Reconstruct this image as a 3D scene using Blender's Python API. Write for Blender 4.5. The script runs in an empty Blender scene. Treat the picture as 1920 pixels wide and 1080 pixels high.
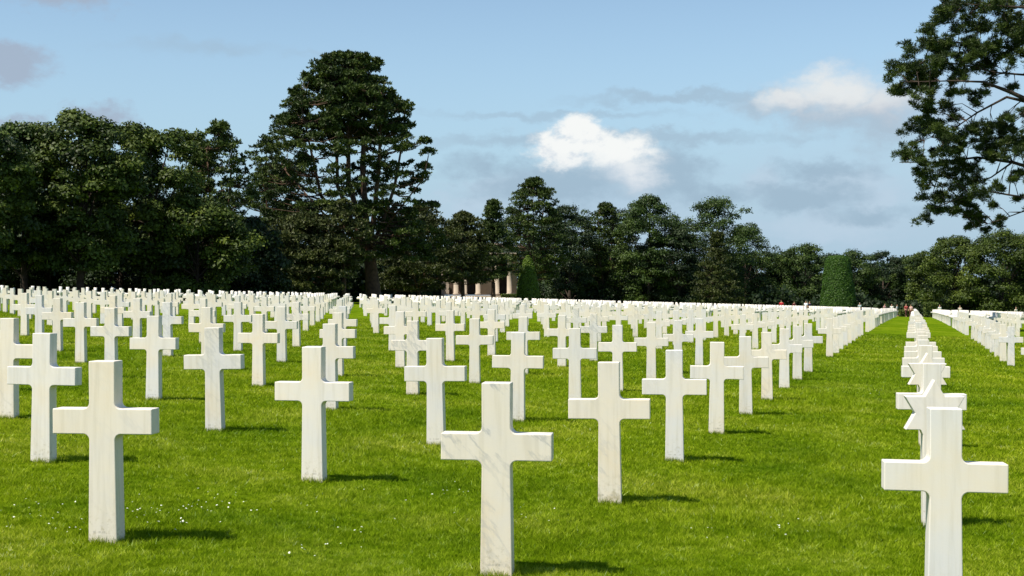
import bpy, bmesh, math, random
import numpy as np
from mathutils import Vector, Matrix

# ------------------------------------------------------------------ camera, light, exposure
scene = bpy.context.scene
C = scene.collection
S = 1.05            # metres per cross height
EYE = 1.55
FPX = 2400.0        # focal length for a 1920 px wide frame
cam_data = bpy.data.cameras.new("camera")
cam_data.sensor_width = 36.0
cam_data.lens = 36.0 * FPX / 1920.0
cam_data.clip_start = 0.1
cam_data.clip_end = 5000
cam = bpy.data.objects.new("camera", cam_data)
C.objects.link(cam)
cam.location = (0, 0, EYE)
cam.rotation_euler = (math.radians(90), 0, 0)
scene.camera = cam

scene.view_settings.view_transform = 'Standard'
scene.view_settings.look = 'None'
scene.view_settings.gamma = 1.0
scene.view_settings.exposure = 0.56
scene.cycles.use_denoising = True
scene.cycles.max_bounces = 6
scene.cycles.diffuse_bounces = 2
scene.cycles.glossy_bounces = 2
scene.cycles.transparent_max_bounces = 4

SUN_EL = math.radians(57.5)
to_sun = Vector((-0.57, -0.40, 0)).normalized()
SUN_AZ = math.atan2(to_sun.x, to_sun.y)       # clockwise from +Y
to_sun = Vector((to_sun.x * math.cos(SUN_EL), to_sun.y * math.cos(SUN_EL), math.sin(SUN_EL)))
sd = bpy.data.lights.new("sun", 'SUN')
sd.energy = 5.0
sd.angle = math.radians(0.55)
sd.color = (1.0, 0.925, 0.80)
sun = bpy.data.objects.new("sun", sd)
C.objects.link(sun)
sun.rotation_euler = (-to_sun).to_track_quat('-Z', 'Y').to_euler()
sun.location = (0, 0, 50)


def build_world():
    w = bpy.data.worlds.new("World")
    scene.world = w
    w.use_nodes = True
    nt = w.node_tree
    nt.nodes.clear()
    N = nt.nodes.new
    L = nt.links.new

    def setin(sock, v):
        if isinstance(v, bpy.types.NodeSocket):
            L(v, sock)
        else:
            sock.default_value = v

    def M(op, a, b=None, c=None, clamp=False):
        n = N('ShaderNodeMath')
        n.operation = op
        n.use_clamp = clamp
        setin(n.inputs[0], a)
        if b is not None:
            setin(n.inputs[1], b)
        if c is not None:
            setin(n.inputs[2], c)
        return n.outputs[0]

    def smooth(v, lo, hi):
        n = N('ShaderNodeMapRange')
        n.interpolation_type = 'SMOOTHSTEP'
        setin(n.inputs['Value'], v)
        n.inputs['From Min'].default_value = lo
        n.inputs['From Max'].default_value = hi
        return n.outputs[0]

    def mixc(f, a, b):
        n = N('ShaderNodeMix')
        n.data_type = 'RGBA'
        setin(n.inputs[0], f)
        setin(n.inputs[6], a)
        setin(n.inputs[7], b)
        return n.outputs[2]

    sky = N('ShaderNodeTexSky')
    sky.sky_type = 'NISHITA'
    sky.sun_disc = False
    sky.sun_elevation = SUN_EL
    sky.sun_rotation = SUN_AZ
    sky.altitude = 100
    sky.air_density = 1.0
    sky.dust_density = 0.0
    sky.ozone_density = 2.0
    base = sky.outputs[0]

    tc = N('ShaderNodeTexCoord')
    sep = N('ShaderNodeSeparateXYZ')
    L(tc.outputs['Generated'], sep.inputs[0])
    x, y, z = sep.outputs
    az = M('ARCTAN2', x, y)
    el = M('ARCSINE', z)
    comb = N('ShaderNodeCombineXYZ')
    L(M('MULTIPLY', az, 1.0), comb.inputs[0])
    L(M('MULTIPLY', el, 1.5), comb.inputs[1])
    vec = comb.outputs[0]

    def noise(scale, detail, rough, off=0.0, vec_=None, sx=1.0):
        mp = N('ShaderNodeMapping')
        L(vec_ or vec, mp.inputs[0])
        mp.inputs['Location'].default_value = (off, off * 0.7, off * 0.3)
        mp.inputs['Scale'].default_value = (sx, 1, 1)
        n = N('ShaderNodeTexNoise')
        L(mp.outputs[0], n.inputs['Vector'])
        n.inputs['Scale'].default_value = scale
        n.inputs['Detail'].default_value = detail
        n.inputs['Roughness'].default_value = rough
        return n.outputs['Fac']

    n_big = noise(16, 8, 0.6, 3.1)
    n_fine = noise(60, 6, 0.62, 9.2)
    n_str = noise(9, 5, 0.5, 5.5, sx=0.22)
    n_w = M('ADD', M('MULTIPLY', M('SUBTRACT', n_big, 0.5), 1.5), M('MULTIPLY', M('SUBTRACT', n_fine, 0.5), 0.9))
    n_s = M('ADD', M('MULTIPLY', M('SUBTRACT', n_str, 0.5), 1.6), M('MULTIPLY', M('SUBTRACT', n_fine, 0.5), 0.35))

    def P(px, py):
        dx, dz = (px - 960) / FPX, (540 - py) / FPX
        r = math.sqrt(1 + dx * dx + dz * dz)
        return math.atan2(dx, 1), math.asin(dz / r)

    w1 = noise(22, 7, 0.62, 14.0)
    w2 = noise(30, 7, 0.62, 21.0)
    azw = M('ADD', az, M('MULTIPLY', M('SUBTRACT', w1, 0.5), 0.055))
    elw = M('ADD', el, M('MULTIPLY', M('SUBTRACT', w2, 0.5), 0.034))

    def ell(px, py, rx, ry, noisev, lo=0.0, hi=0.35):
        hi = hi * 1.1
        rx, ry = rx * 1.08, ry * 1.12
        a, e = P(px, py)
        u = M('DIVIDE', M('SUBTRACT', azw, a), rx / FPX)
        v = M('DIVIDE', M('SUBTRACT', elw, e), ry / FPX)
        d = M('SQRT', M('ADD', M('MULTIPLY', u, u), M('MULTIPLY', v, v)))
        return smooth(M('ADD', M('SUBTRACT', 1.07, d), noisev), lo, hi)

    def maxs(lst):
        o = lst[0]
        for q in lst[1:]:
            o = M('MAXIMUM', o, q)
        return o

    k = 0.66        # brings display values to scene values at this exposure
    grey = (0.37 * k, 0.50 * k, 0.62 * k, 1)
    pale = (0.60 * k, 0.71 * k, 0.82 * k, 1)
    white = (0.95 * k, 0.97 * k, 0.96 * k, 1)
    # clear sky: the physical sky, pulled slightly towards a paler blue low down
    col = base
    hs = N('ShaderNodeHueSaturation')
    hs.inputs['Saturation'].default_value = SKY_SAT
    hs.inputs['Value'].default_value = SKY_VAL
    L(base, hs.inputs['Color'])
    col = hs.outputs[0]
    sc = N('ShaderNodeVectorMath')
    sc.operation = 'SCALE'
    L(col, sc.inputs[0])
    sc.inputs[3].default_value = SKY_STRENGTH
    col = sc.outputs[0]
    tint = N('ShaderNodeVectorMath')
    tint.operation = 'MULTIPLY'
    L(col, tint.inputs[0])
    tint.inputs[1].default_value = (1.06, 1.14, 1.11)
    col = tint.outputs[0]
    # even layer of thin bluish cloud low down, all the way round
    low = smooth(el, 0.24, 0.0)
    col = mixc(M('MULTIPLY', low, 0.95), col, (0.375 * k, 0.55 * k, 0.71 * k, 1))
    # broad soft banks low over the centre and right
    g2 = (0.36 * k, 0.50 * k, 0.625 * k, 1)
    lite = (0.47 * k, 0.60 * k, 0.75 * k, 1)
    veil = maxs([ell(1150, 395, 420, 95, n_s, 0.0, 0.9), ell(1600, 360, 420, 130, n_s, 0.0, 0.9), ell(1700, 200, 300, 90, n_w, 0.0, 0.9)])
    col = mixc(M('MULTIPLY', veil, 0.55), col, lite)
    # wisps
    wisp = maxs([ell(400, 88, 230, 24, n_s, 0.0, 1.0), ell(620, 100, 150, 14, n_s, 0.0, 1.0), ell(1050, 215, 260, 10, n_s, 0.0, 0.9)])
    col = mixc(M('MULTIPLY', wisp, 0.5), col, grey)
    # grey stratus bands
    band = maxs([ell(1280, 181, 230, 15, n_s, 0.0, 0.8), ell(1150, 262, 420, 17, n_s, 0.0, 0.7)])
    col = mixc(M('MULTIPLY', band, 0.65), col, grey)
    # left grey clouds
    lg = maxs([ell(10, 118, 100, 38, n_w, 0.0, 0.7), ell(90, -8, 120, 26, n_w, 0.0, 0.8),
               ell(185, 212, 66, 30, n_w, 0.0, 0.7), ell(40, 240, 70, 22, n_w, 0.0, 0.8)])
    col = mixc(M('MULTIPLY', lg, 0.85), col, (0.385 * k, 0.46 * k, 0.58 * k, 1))
    # low banks: light upper parts, grey lower parts
    lw = maxs([ell(1420, 345, 60, 40, n_w, 0.0, 0.8), ell(1600, 350, 110, 40, n_w, 0.0, 0.9), ell(930, 345, 90, 34, n_w, 0.0, 0.9),
               ell(1560, 425, 190, 34, n_w, 0.0, 0.9), ell(1665, 375, 70, 34, n_w, 0.0, 0.8), ell(900, 385, 90, 26, n_w, 0.0, 0.9)])
    col = mixc(M('MULTIPLY', lw, 0.8), col, (0.52 * k, 0.66 * k, 0.79 * k, 1))
    lr = maxs([ell(1540, 322, 110, 30, n_w, 0.0, 0.8), ell(1500, 372, 150, 30, n_w, 0.0, 0.8), ell(910, 312, 110, 34, n_w, 0.0, 0.9),
               ell(1640, 405, 120, 24, n_w, 0.0, 0.9), ell(1330, 370, 90, 30, n_w, 0.0, 0.9)])
    col = mixc(M('MULTIPLY', lr, 0.9), col, g2)
    # central cumulus: sunlit head over a grey body
    body = maxs([ell(1090, 340, 190, 62, n_w, 0.0, 0.7), ell(1240, 325, 110, 50, n_w, 0.0, 0.7),
                 ell(985, 350, 130, 50, n_w, 0.0, 0.9)])
    col = mixc(M('MULTIPLY', body, 0.88), col, g2)
    n_h = M('MULTIPLY', n_w, 0.6)
    halo = maxs([ell(1085, 275, 120, 52, n_w, 0.0, 0.9), ell(1175, 320, 80, 56, n_w, 0.0, 0.9)])
    col = mixc(M('MULTIPLY', halo, 0.6), col, (0.66 * k, 0.745 * k, 0.83 * k, 1))
    head = maxs([ell(1045, 278, 74, 38, n_h, 0.0, 0.5), ell(1098, 255, 58, 42, n_h, 0.0, 0.45),
                 ell(1150, 285, 70, 40, n_h, 0.0, 0.55), ell(1195, 322, 52, 44, n_h, 0.0, 1.0), ell(1012, 285, 34, 20, n_h, 0.0, 0.6)])
    cut = ell(1105, 335, 70, 48, n_h, 0.0, 0.9)
    head2 = M('MULTIPLY', head, M('SUBTRACT', 1.0, M('MULTIPLY', cut, 0.85)))
    # the sunlit side fades to grey towards the cloud base
    vgrad = smooth(elw, P(0, 350)[1], P(0, 262)[1])
    hc = mixc(M('MULTIPLY', vgrad, smooth(n_fine, 0.25, 0.52)), (0.64 * k, 0.72 * k, 0.81 * k, 1), white)
    col = mixc(head2, col, hc)
    # right cumulus
    rb = maxs([ell(1580, 215, 170, 56, n_w, 0.0, 0.8), ell(1650, 240, 130, 50, n_w, 0.0, 0.9),
               ell(1430, 205, 90, 30, n_w, 0.0, 0.9)])
    rh = maxs([ell(1555, 172, 110, 48, n_h, 0.0, 0.8), ell(1480, 190, 55, 28, n_h, 0.0, 0.8), ell(1640, 195, 80, 38, n_h, 0.0, 0.9)])
    col = mixc(M('MULTIPLY', rb, 0.8), col, (0.42 * k, 0.535 * k, 0.645 * k, 1))
    vg2 = smooth(elw, P(0, 215)[1], P(0, 150)[1])
    col = mixc(M('MULTIPLY', rh, 0.9), col, mixc(vg2, (0.58 * k, 0.63 * k, 0.70 * k, 1), (0.84 * k, 0.86 * k, 0.86 * k, 1)))
    bg = N('ShaderNodeBackground')
    L(col, bg.inputs['Color'])
    bg.inputs['Strength'].default_value = 1.0
    out = N('ShaderNodeOutputWorld')
    L(bg.outputs[0], out.inputs[0])


SKY_STRENGTH = 0.087
SKY_SAT = 0.9
SKY_VAL = 1.0
build_world()

# ------------------------------------------------------------------ helpers
rng = np.random.default_rng(11)
random.seed(5)

q0, qi, qj, X0, Xi, Xj = 0.00258609, 0.000177476, 0.00101864, 2.09311, -2.16529, 0.766544
TD = [1.47615, 0.436902, 0.157637, 0.0400856, -0.0993827, -0.32976, -0.000439406, 0.00405472, -0.00956334, 0.113005]
ZEND = 66.0


def drop(X, Z):
    """ground below eye level, in cross heights; X lateral, Z depth (depth in cross heights = 2.4 Z)"""
    X = np.asarray(X, float)
    Z = np.asarray(Z, float)
    Xc = np.clip(X, -45, 60) / 10
    Zc = np.clip(Z, 0, ZEND) / 20
    d = (TD[0] + TD[1] * Xc + TD[2] * Zc + TD[3] * Xc * Xc + TD[4] * Xc * Zc + TD[5] * Zc * Zc
         + TD[6] * Xc ** 3 + TD[7] * Xc * Xc * Zc + TD[8] * Xc * Zc * Zc + TD[9] * Zc ** 3)
    # further out the lawn is one gentle even slope
    Xf = np.clip(X, -60, 110)
    far = 1.47 + 0.0275 * Xf + 0.80 * (np.clip(Z, 0, 67) / 67) ** 2 + np.maximum(Z - 67, 0) * 0.026
    w = np.clip((Z - 10) / 14, 0, 1)
    w = w * w * (3 - 2 * w)
    return d * (1 - w) + far * w


def ground_z(x, y):
    X = np.asarray(x) / S
    Z = np.asarray(y) / S / 2.4
    return EYE - S * drop(X, Z)


def spot(px, Z):
    """world point on the ground at depth Z in the direction of a photo column"""
    X = (px - 960) * Z / 1000.0
    x, y = S * X, S * 2.4 * Z
    return Vector((x, y, float(ground_z(x, y))))


def hgt(px, top, Z):
    return EYE - S * (top - 540) * Z / 1000.0 - spot(px, Z).z


def wid(px, Z):
    return S * px * Z / 1000.0


def np_mesh(name, verts, faces, k, attr=None, smooth=False):
    me = bpy.data.meshes.new(name)
    verts = np.asarray(verts, np.float32)
    faces = np.asarray(faces, np.int32)
    nf = len(faces)
    me.vertices.add(len(verts))
    me.vertices.foreach_set('co', verts.ravel())
    me.loops.add(nf * k)
    me.loops.foreach_set('vertex_index', faces.ravel())
    me.polygons.add(nf)
    me.polygons.foreach_set('loop_start', np.arange(0, nf * k, k, dtype=np.int32))
    if smooth:
        me.polygons.foreach_set('use_smooth', np.ones(nf, bool))
    if attr is not None:
        a = me.attributes.new('tone', 'FLOAT', 'POINT')
        a.data.foreach_set('value', np.asarray(attr, np.float32))
    me.update(calc_edges=True)
    return me


def link(name, me, mat, parent=None, loc=None):
    o = bpy.data.objects.new(name, me)
    if mat is not None and len(me.materials) == 0:
        me.materials.append(mat)
    C.objects.link(o)
    if parent is not None:
        o.parent = parent
    if loc is not None:
        o.location = loc
    return o


def empty(name, loc):
    o = bpy.data.objects.new(name, None)
    o.empty_display_size = 0.3
    C.objects.link(o)
    o.location = loc
    return o


def tag(o, label=None, cat=None, group=None, kind=None):
    if label:
        o['label'] = label
    if cat:
        o['category'] = cat
    if group:
        o['group'] = group
    if kind:
        o['kind'] = kind
    return o


class MB:
    """collects tubes, boxes and revolved shapes into one mesh"""

    def __init__(self):
        self.bm = bmesh.new()

    def tube(self, pts, rad, n=8, cap=True):
        pts = [Vector(p) for p in pts]
        rings = []
        for i, p in enumerate(pts):
            d = (pts[min(i + 1, len(pts) - 1)] - pts[max(i - 1, 0)])
            if d.length < 1e-6:
                d = Vector((0, 0, 1))
            d.normalize()
            u = d.orthogonal().normalized() if abs(d.z) > 0.9 else d.cross(Vector((0, 0, 1))).normalized()
            if i and rings:
                u = (pu - d * pu.dot(d))
                u = u.normalized() if u.length > 1e-4 else d.orthogonal().normalized()
            pu = u
            v = d.cross(u)
            r = rad[i]
            rings.append([self.bm.verts.new(p + (u * math.cos(2 * math.pi * k / n) + v * math.sin(2 * math.pi * k / n)) * r) for k in range(n)])
        for a, b in zip(rings, rings[1:]):
            for k in range(n):
                self.bm.faces.new((a[k], a[(k + 1) % n], b[(k + 1) % n], b[k]))
        if cap:
            self.bm.faces.new(rings[0][::-1])
            self.bm.faces.new(rings[-1])

    def box(self, cx, cy, cz, sx, sy, sz, taper=1.0):
        vs = []
        for z, t in ((-1, 1.0), (1, taper)):
            for x, y in ((-1, -1), (1, -1), (1, 1), (-1, 1)):
                vs.append(self.bm.verts.new((cx + x * sx / 2 * t, cy + y * sy / 2 * t, cz + z * sz / 2)))
        f = self.bm.faces.new
        f(vs[0:4][::-1]); f(vs[4:8])
        for k in range(4):
            f((vs[k], vs[(k + 1) % 4], vs[4 + (k + 1) % 4], vs[4 + k]))

    def build(self, name, mat, parent=None, smooth=True):
        bmesh.ops.recalc_face_normals(self.bm, faces=self.bm.faces)
        me = bpy.data.meshes.new(name)
        self.bm.to_mesh(me)
        self.bm.free()
        if smooth:
            me.polygons.foreach_set('use_smooth', np.ones(len(me.polygons), bool))
        return link(name, me, mat, parent)


# ------------------------------------------------------------------ materials
def new_mat(name):
    m = bpy.data.materials.new(name)
    m.use_nodes = True
    nt = m.node_tree
    b = nt.nodes['Principled BSDF']
    return m, nt, b


def ramp(nt, fac, stops):
    r = nt.nodes.new('ShaderNodeValToRGB')
    while len(r.color_ramp.elements) < len(stops):
        r.color_ramp.elements.new(0.5)
    for e, (p, c) in zip(r.color_ramp.elements, stops):
        e.position = p
        e.color = (*c, 1)
    nt.links.new(fac, r.inputs[0])
    return r.outputs[0]


def nnoise(nt, scale, detail=4, rough=0.55, coord='Object', mapscale=None, vec=None):
    n = nt.nodes.new('ShaderNodeTexNoise')
    n.inputs['Scale'].default_value = scale
    n.inputs['Detail'].default_value = detail
    n.inputs['Roughness'].default_value = rough
    if vec is None:
        tc = nt.nodes.new('ShaderNodeTexCoord')
        vec = tc.outputs[coord]
    if mapscale:
        mp = nt.nodes.new('ShaderNodeMapping')
        mp.inputs['Scale'].default_value = mapscale
        nt.links.new(vec, mp.inputs[0])
        vec = mp.outputs[0]
    nt.links.new(vec, n.inputs['Vector'])
    return n.outputs['Fac']


def nmath(nt, op, a, b, clamp=False):
    n = nt.nodes.new('ShaderNodeMath')
    n.operation = op
    n.use_clamp = clamp
    for s, v in zip(n.inputs, (a, b)):
        if isinstance(v, bpy.types.NodeSocket):
            nt.links.new(v, s)
        else:
            s.default_value = v
    if op == 'COMPARE':
        n.inputs[2].default_value = 0.2
    return n.outputs[0]


def nmix(nt, f, a, b, blend='MIX'):
    n = nt.nodes.new('ShaderNodeMix')
    n.data_type = 'RGBA'
    n.blend_type = blend
    for s, v in ((n.inputs[0], f), (n.inputs[6], a), (n.inputs[7], b)):
        if isinstance(v, bpy.types.NodeSocket):
            nt.links.new(v, s)
        elif isinstance(v, tuple):
            s.default_value = (*v, 1)
        else:
            s.default_value = v
    return n.outputs[2]


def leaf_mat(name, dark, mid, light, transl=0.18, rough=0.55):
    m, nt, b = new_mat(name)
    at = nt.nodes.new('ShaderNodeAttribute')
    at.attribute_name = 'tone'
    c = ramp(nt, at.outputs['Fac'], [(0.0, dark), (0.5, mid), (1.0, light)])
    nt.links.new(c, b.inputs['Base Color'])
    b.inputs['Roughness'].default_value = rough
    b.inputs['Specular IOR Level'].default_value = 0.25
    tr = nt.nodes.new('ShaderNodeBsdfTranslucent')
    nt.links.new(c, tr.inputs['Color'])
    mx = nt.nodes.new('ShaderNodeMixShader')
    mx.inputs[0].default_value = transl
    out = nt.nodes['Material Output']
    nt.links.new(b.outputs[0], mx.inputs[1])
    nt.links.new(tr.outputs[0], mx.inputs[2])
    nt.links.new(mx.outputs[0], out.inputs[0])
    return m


def marble_mat():
    m, nt, b = new_mat('marble')
    oi = nt.nodes.new('ShaderNodeObjectInfo')
    tc = nt.nodes.new('ShaderNodeTexCoord')
    off = nt.nodes.new('ShaderNodeVectorMath')
    off.operation = 'MULTIPLY_ADD'
    cv = nt.nodes.new('ShaderNodeCombineXYZ')
    for i in range(3):
        nt.links.new(oi.outputs['Random'], cv.inputs[i])
    nt.links.new(cv.outputs[0], off.inputs[0])
    off.inputs[1].default_value = (37, 53, 71)
    nt.links.new(tc.outputs['Object'], off.inputs[2])
    vec = off.outputs[0]
    rot = nt.nodes.new('ShaderNodeMapping')
    nt.links.new(vec, rot.inputs[0])
    rot.inputs['Rotation'].default_value = (0.2, math.radians(40), 0.3)
    # cream clouding
    n1 = nnoise(nt, 2.2, 5, 0.6, vec=vec)
    c = ramp(nt, n1, [(0.30, (0.68, 0.665, 0.665)), (0.5, (0.73, 0.69, 0.635)), (0.70, (0.75, 0.665, 0.54))])
    # per-stone tint
    tint = ramp(nt, oi.outputs['Random'], [(0.0, (1.03, 1.01, 0.97)), (0.22, (0.92, 0.94, 0.975)), (0.45, (1.03, 1.0, 0.98)), (0.68, (0.99, 0.95, 0.87)), (0.85, (0.93, 0.93, 0.92)), (1.0, (1.02, 0.99, 0.93))])
    c = nmix(nt, 1.0, c, tint, 'MULTIPLY')
    # rain streaks down the faces
    st = nnoise(nt, 9.0, 4, 0.6, vec=vec, mapscale=(2.6, 2.6, 0.16))
    c = nmix(nt, 1.0, c, ramp(nt, st, [(0.34, (0.90, 0.895, 0.87)), (0.5, (1.0, 1.0, 1.0)), (0.7, (1.03, 1.03, 1.04))]), 'MULTIPLY')
    # grey veins, stronger on some stones
    v = nnoise(nt, 3.0, 7, 0.62, vec=rot.outputs[0], mapscale=(2.2, 2.2, 0.55))
    d = nmath(nt, 'ABSOLUTE', nmath(nt, 'SUBTRACT', v, 0.5), 0)
    line = nmath(nt, 'SUBTRACT', 1.0, nmath(nt, 'MULTIPLY', d, 26), clamp=True)
    amt = nmath(nt, 'MULTIPLY', oi.outputs['Random'], 7.13)
    amt = nmath(nt, 'FRACT', amt, 0)
    amt = nmath(nt, 'POWER', amt, 2.2)
    patch = nnoise(nt, 1.7, 2, 0.5, vec=vec)
    amt = nmath(nt, 'MULTIPLY', amt, nmath(nt, 'MULTIPLY', nmath(nt, 'SUBTRACT', patch, 0.36, ), 4.0, clamp=True))
    idx = oi.outputs['Object Index']
    sepv = nt.nodes.new('ShaderNodeSeparateXYZ')
    nt.links.new(tc.outputs['Object'], sepv.inputs[0])
    upper = nt.nodes.new('ShaderNodeMapRange')
    nt.links.new(sepv.outputs[2], upper.inputs[0])
    upper.inputs[1].default_value = 0.45
    upper.inputs[2].default_value = 0.72
    amt = nmath(nt, 'MAXIMUM', amt, nmath(nt, 'MULTIPLY', nmath(nt, 'COMPARE', idx, 1.0), nmath(nt, 'MULTIPLY', upper.outputs[0], 1.15)))
    line = nmath(nt, 'MULTIPLY', line, nmath(nt, 'MULTIPLY', amt, 0.62), clamp=True)
    c = nmix(nt, line, c, (0.36, 0.37, 0.38))
    # splash dirt and lichen speckle near the ground
    sep = nt.nodes.new('ShaderNodeSeparateXYZ')
    nt.links.new(tc.outputs['Object'], sep.inputs[0])
    low = nt.nodes.new('ShaderNodeMapRange')
    nt.links.new(sep.outputs[2], low.inputs[0])
    low.inputs[1].default_value = 0.24
    low.inputs[2].default_value = 0.0
    sp = nnoise(nt, 34, 4, 0.7, vec=vec)
    sp = nmath(nt, 'MULTIPLY', nmath(nt, 'SUBTRACT', sp, 0.53), 7, clamp=True)
    dirt = nmath(nt, 'MULTIPLY', nmath(nt, 'MULTIPLY', sp, low.outputs[0]), 0.7, clamp=True)
    spot2 = nnoise(nt, 17, 3, 0.6, vec=vec)
    spot2 = nmath(nt, 'MULTIPLY', nmath(nt, 'SUBTRACT', spot2, 0.50), 5, clamp=True)
    spot2 = nmath(nt, 'MULTIPLY', nmath(nt, 'MULTIPLY', spot2, low.outputs[0]), nmath(nt, 'COMPARE', idx, 2.0))
    dirt = nmath(nt, 'MAXIMUM', dirt, nmath(nt, 'MULTIPLY', spot2, 1.1), clamp=True)
    c = nmix(nt, dirt, c, (0.34, 0.29, 0.16))
    # faint worn row of cut characters low on the face
    def win(sock, lo, hi, soft):
        n1_ = nt.nodes.new('ShaderNodeMapRange'); n1_.interpolation_type = 'SMOOTHSTEP'
        nt.links.new(sock, n1_.inputs[0]); n1_.inputs[1].default_value = lo - soft; n1_.inputs[2].default_value = lo
        n2_ = nt.nodes.new('ShaderNodeMapRange'); n2_.interpolation_type = 'SMOOTHSTEP'
        nt.links.new(sock, n2_.inputs[0]); n2_.inputs[1].default_value = hi + soft; n2_.inputs[2].default_value = hi
        return nmath(nt, 'MULTIPLY', n1_.outputs[0], n2_.outputs[0])
    zband = win(sep.outputs[2], 0.062, 0.072, 0.003)
    xband = win(sep.outputs[0], -0.055, 0.055, 0.004)
    tick = nnoise(nt, 60, 2, 0.5, vec=vec, mapscale=(1, 0.02, 0.25))
    tick = nmath(nt, 'MULTIPLY', nmath(nt, 'SUBTRACT', tick, 0.47), 12, clamp=True)
    ins = nmath(nt, 'MULTIPLY', nmath(nt, 'MULTIPLY', zband, xband), nmath(nt, 'MULTIPLY', tick, 0.45))
    c = nmix(nt, ins, c, (0.33, 0.31, 0.27))
    # weathered cream bloom where shaft and arms meet
    zb2 = win(sep.outputs[2], 0.56, 0.86, 0.22)
    bl = nmath(nt, 'MULTIPLY', nmath(nt, 'MULTIPLY', zb2, nmath(nt, 'FRACT', nmath(nt, 'MULTIPLY', oi.outputs['Random'], 3.7), 0)), 0.8)
    c = nmix(nt, nmath(nt, 'MULTIPLY', bl, n1), c, (0.80, 0.70, 0.54))
    nt.links.new(c, b.inputs['Base Color'])
    b.inputs['Roughness'].default_value = 0.5
    b.inputs['Specular IOR Level'].default_value = 0.35
    bp = nt.nodes.new('ShaderNodeBump')
    bp.inputs['Strength'].default_value = 0.05
    bp.inputs['Distance'].default_value = 0.01
    nt.links.new(nnoise(nt, 90, 3, 0.6, vec=vec), bp.inputs['Height'])
    nt.links.new(bp.outputs[0], b.inputs['Normal'])
    return m


def plain_mat(name, col, rough=0.7, var=0.25, scale=8.0):
    m, nt, b = new_mat(name)
    n = nnoise(nt, scale, 4, 0.6)
    c = ramp(nt, n, [(0.3, tuple(v * (1 - var) for v in col)), (0.7, tuple(min(1, v * (1 + var)) for v in col))])
    nt.links.new(c, b.inputs['Base Color'])
    b.inputs['Roughness'].default_value = rough
    b.inputs['Specular IOR Level'].default_value = 0.25
    return m


def lawn_colour(nt):
    geo = nt.nodes.new('ShaderNodeNewGeometry')
    pos = geo.outputs['Position']
    a = nnoise(nt, 0.55, 5, 0.6, vec=pos)
    c1 = ramp(nt, a, [(0.28, (0.082, 0.155, 0.004)), (0.5, (0.148, 0.226, 0.006)), (0.74, (0.240, 0.298, 0.022))])
    bb = nnoise(nt, 0.16, 4, 0.6, vec=pos, mapscale=(1.0, 0.35, 1))
    c2 = ramp(nt, bb, [(0.3, (0.74, 0.83, 0.8)), (0.7, (1.18, 1.09, 1.1))])
    return pos, nmix(nt, 1.0, c1, c2, 'MULTIPLY')


def lawn_mat():
    m, nt, b = new_mat('lawn')
    pos, c = lawn_colour(nt)
    f = nnoise(nt, 14, 5, 0.75, vec=pos, mapscale=(1, 0.6, 1))
    c3 = ramp(nt, f, [(0.3, (0.42, 0.5, 0.4)), (0.5, (0.80, 0.84, 0.8)), (0.72, (1.2, 1.12, 1.2))])
    c = nmix(nt, 1.0, c, c3, 'MULTIPLY')
    g = nnoise(nt, 2.2, 4, 0.7, vec=pos, mapscale=(0.35, 1.6, 1))
    c4 = ramp(nt, g, [(0.34, (0.66, 0.74, 0.7)), (0.55, (1.0, 1.0, 1.0)), (0.75, (1.18, 1.1, 1.2))])
    c = nmix(nt, 1.0, c, c4, 'MULTIPLY')
    nt.links.new(c, b.inputs['Base Color'])
    b.inputs['Roughness'].default_value = 0.8
    b.inputs['Specular IOR Level'].default_value = 0.0
    bp = nt.nodes.new('ShaderNodeBump')
    bp.inputs['Strength'].default_value = 0.8
    bp.inputs['Distance'].default_value = 0.05
    nt.links.new(nnoise(nt, 30, 4, 0.75, vec=pos), bp.inputs['Height'])
    nt.links.new(bp.outputs[0], b.inputs['Normal'])
    return m


def blade_mat():
    m, nt, b = new_mat('grass_blades')
    pos, c = lawn_colour(nt)
    at = nt.nodes.new('ShaderNodeAttribute')
    at.attribute_name = 'tone'
    v = ramp(nt, at.outputs['Fac'], [(0.15, (0.44, 0.54, 0.3)), (0.45, (1.3, 1.26, 1.0)), (0.78, (2.5, 2.0, 5.0)), (1.0, (3.2, 2.6, 30.0))])
    c = nmix(nt, 1.0, c, v, 'MULTIPLY')
    nt.links.new(c, b.inputs['Base Color'])
    b.inputs['Roughness'].default_value = 0.5
    b.inputs['Specular IOR Level'].default_value = 0.0
    tr = nt.nodes.new('ShaderNodeBsdfTranslucent')
    nt.links.new(c, tr.inputs['Color'])
    mx = nt.nodes.new('ShaderNodeMixShader')
    mx.inputs[0].default_value = 0.4
    nt.links.new(b.outputs[0], mx.inputs[1])
    nt.links.new(tr.outputs[0], mx.inputs[2])
    nt.links.new(mx.outputs[0], nt.nodes['Material Output'].inputs[0])
    return m


MARBLE = marble_mat()
LAWN = lawn_mat()
BLADE = blade_mat()
BARK = plain_mat('bark', (0.045, 0.032, 0.024), 0.9, 0.45, 3.0)
BARK_PINE = plain_mat('pine_bark', (0.085, 0.052, 0.034), 0.9, 0.5, 3.0)
LEAF_OLIVE = leaf_mat('leaf_olive', (0.016, 0.030, 0.006), (0.056, 0.086, 0.010), (0.125, 0.160, 0.020))
LEAF_GREEN = leaf_mat('leaf_green', (0.014, 0.030, 0.007), (0.040, 0.072, 0.012), (0.080, 0.120, 0.018))
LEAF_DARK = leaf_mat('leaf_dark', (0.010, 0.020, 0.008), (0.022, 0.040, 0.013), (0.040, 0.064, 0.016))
PINE = leaf_mat('pine_needles', (0.014, 0.027, 0.006), (0.042, 0.067, 0.010), (0.088, 0.120, 0.016), 0.1)
PINE_OLIVE = leaf_mat('pine_needles_olive', (0.020, 0.030, 0.008), (0.050, 0.062, 0.014), (0.085, 0.100, 0.020), 0.08)
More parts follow.
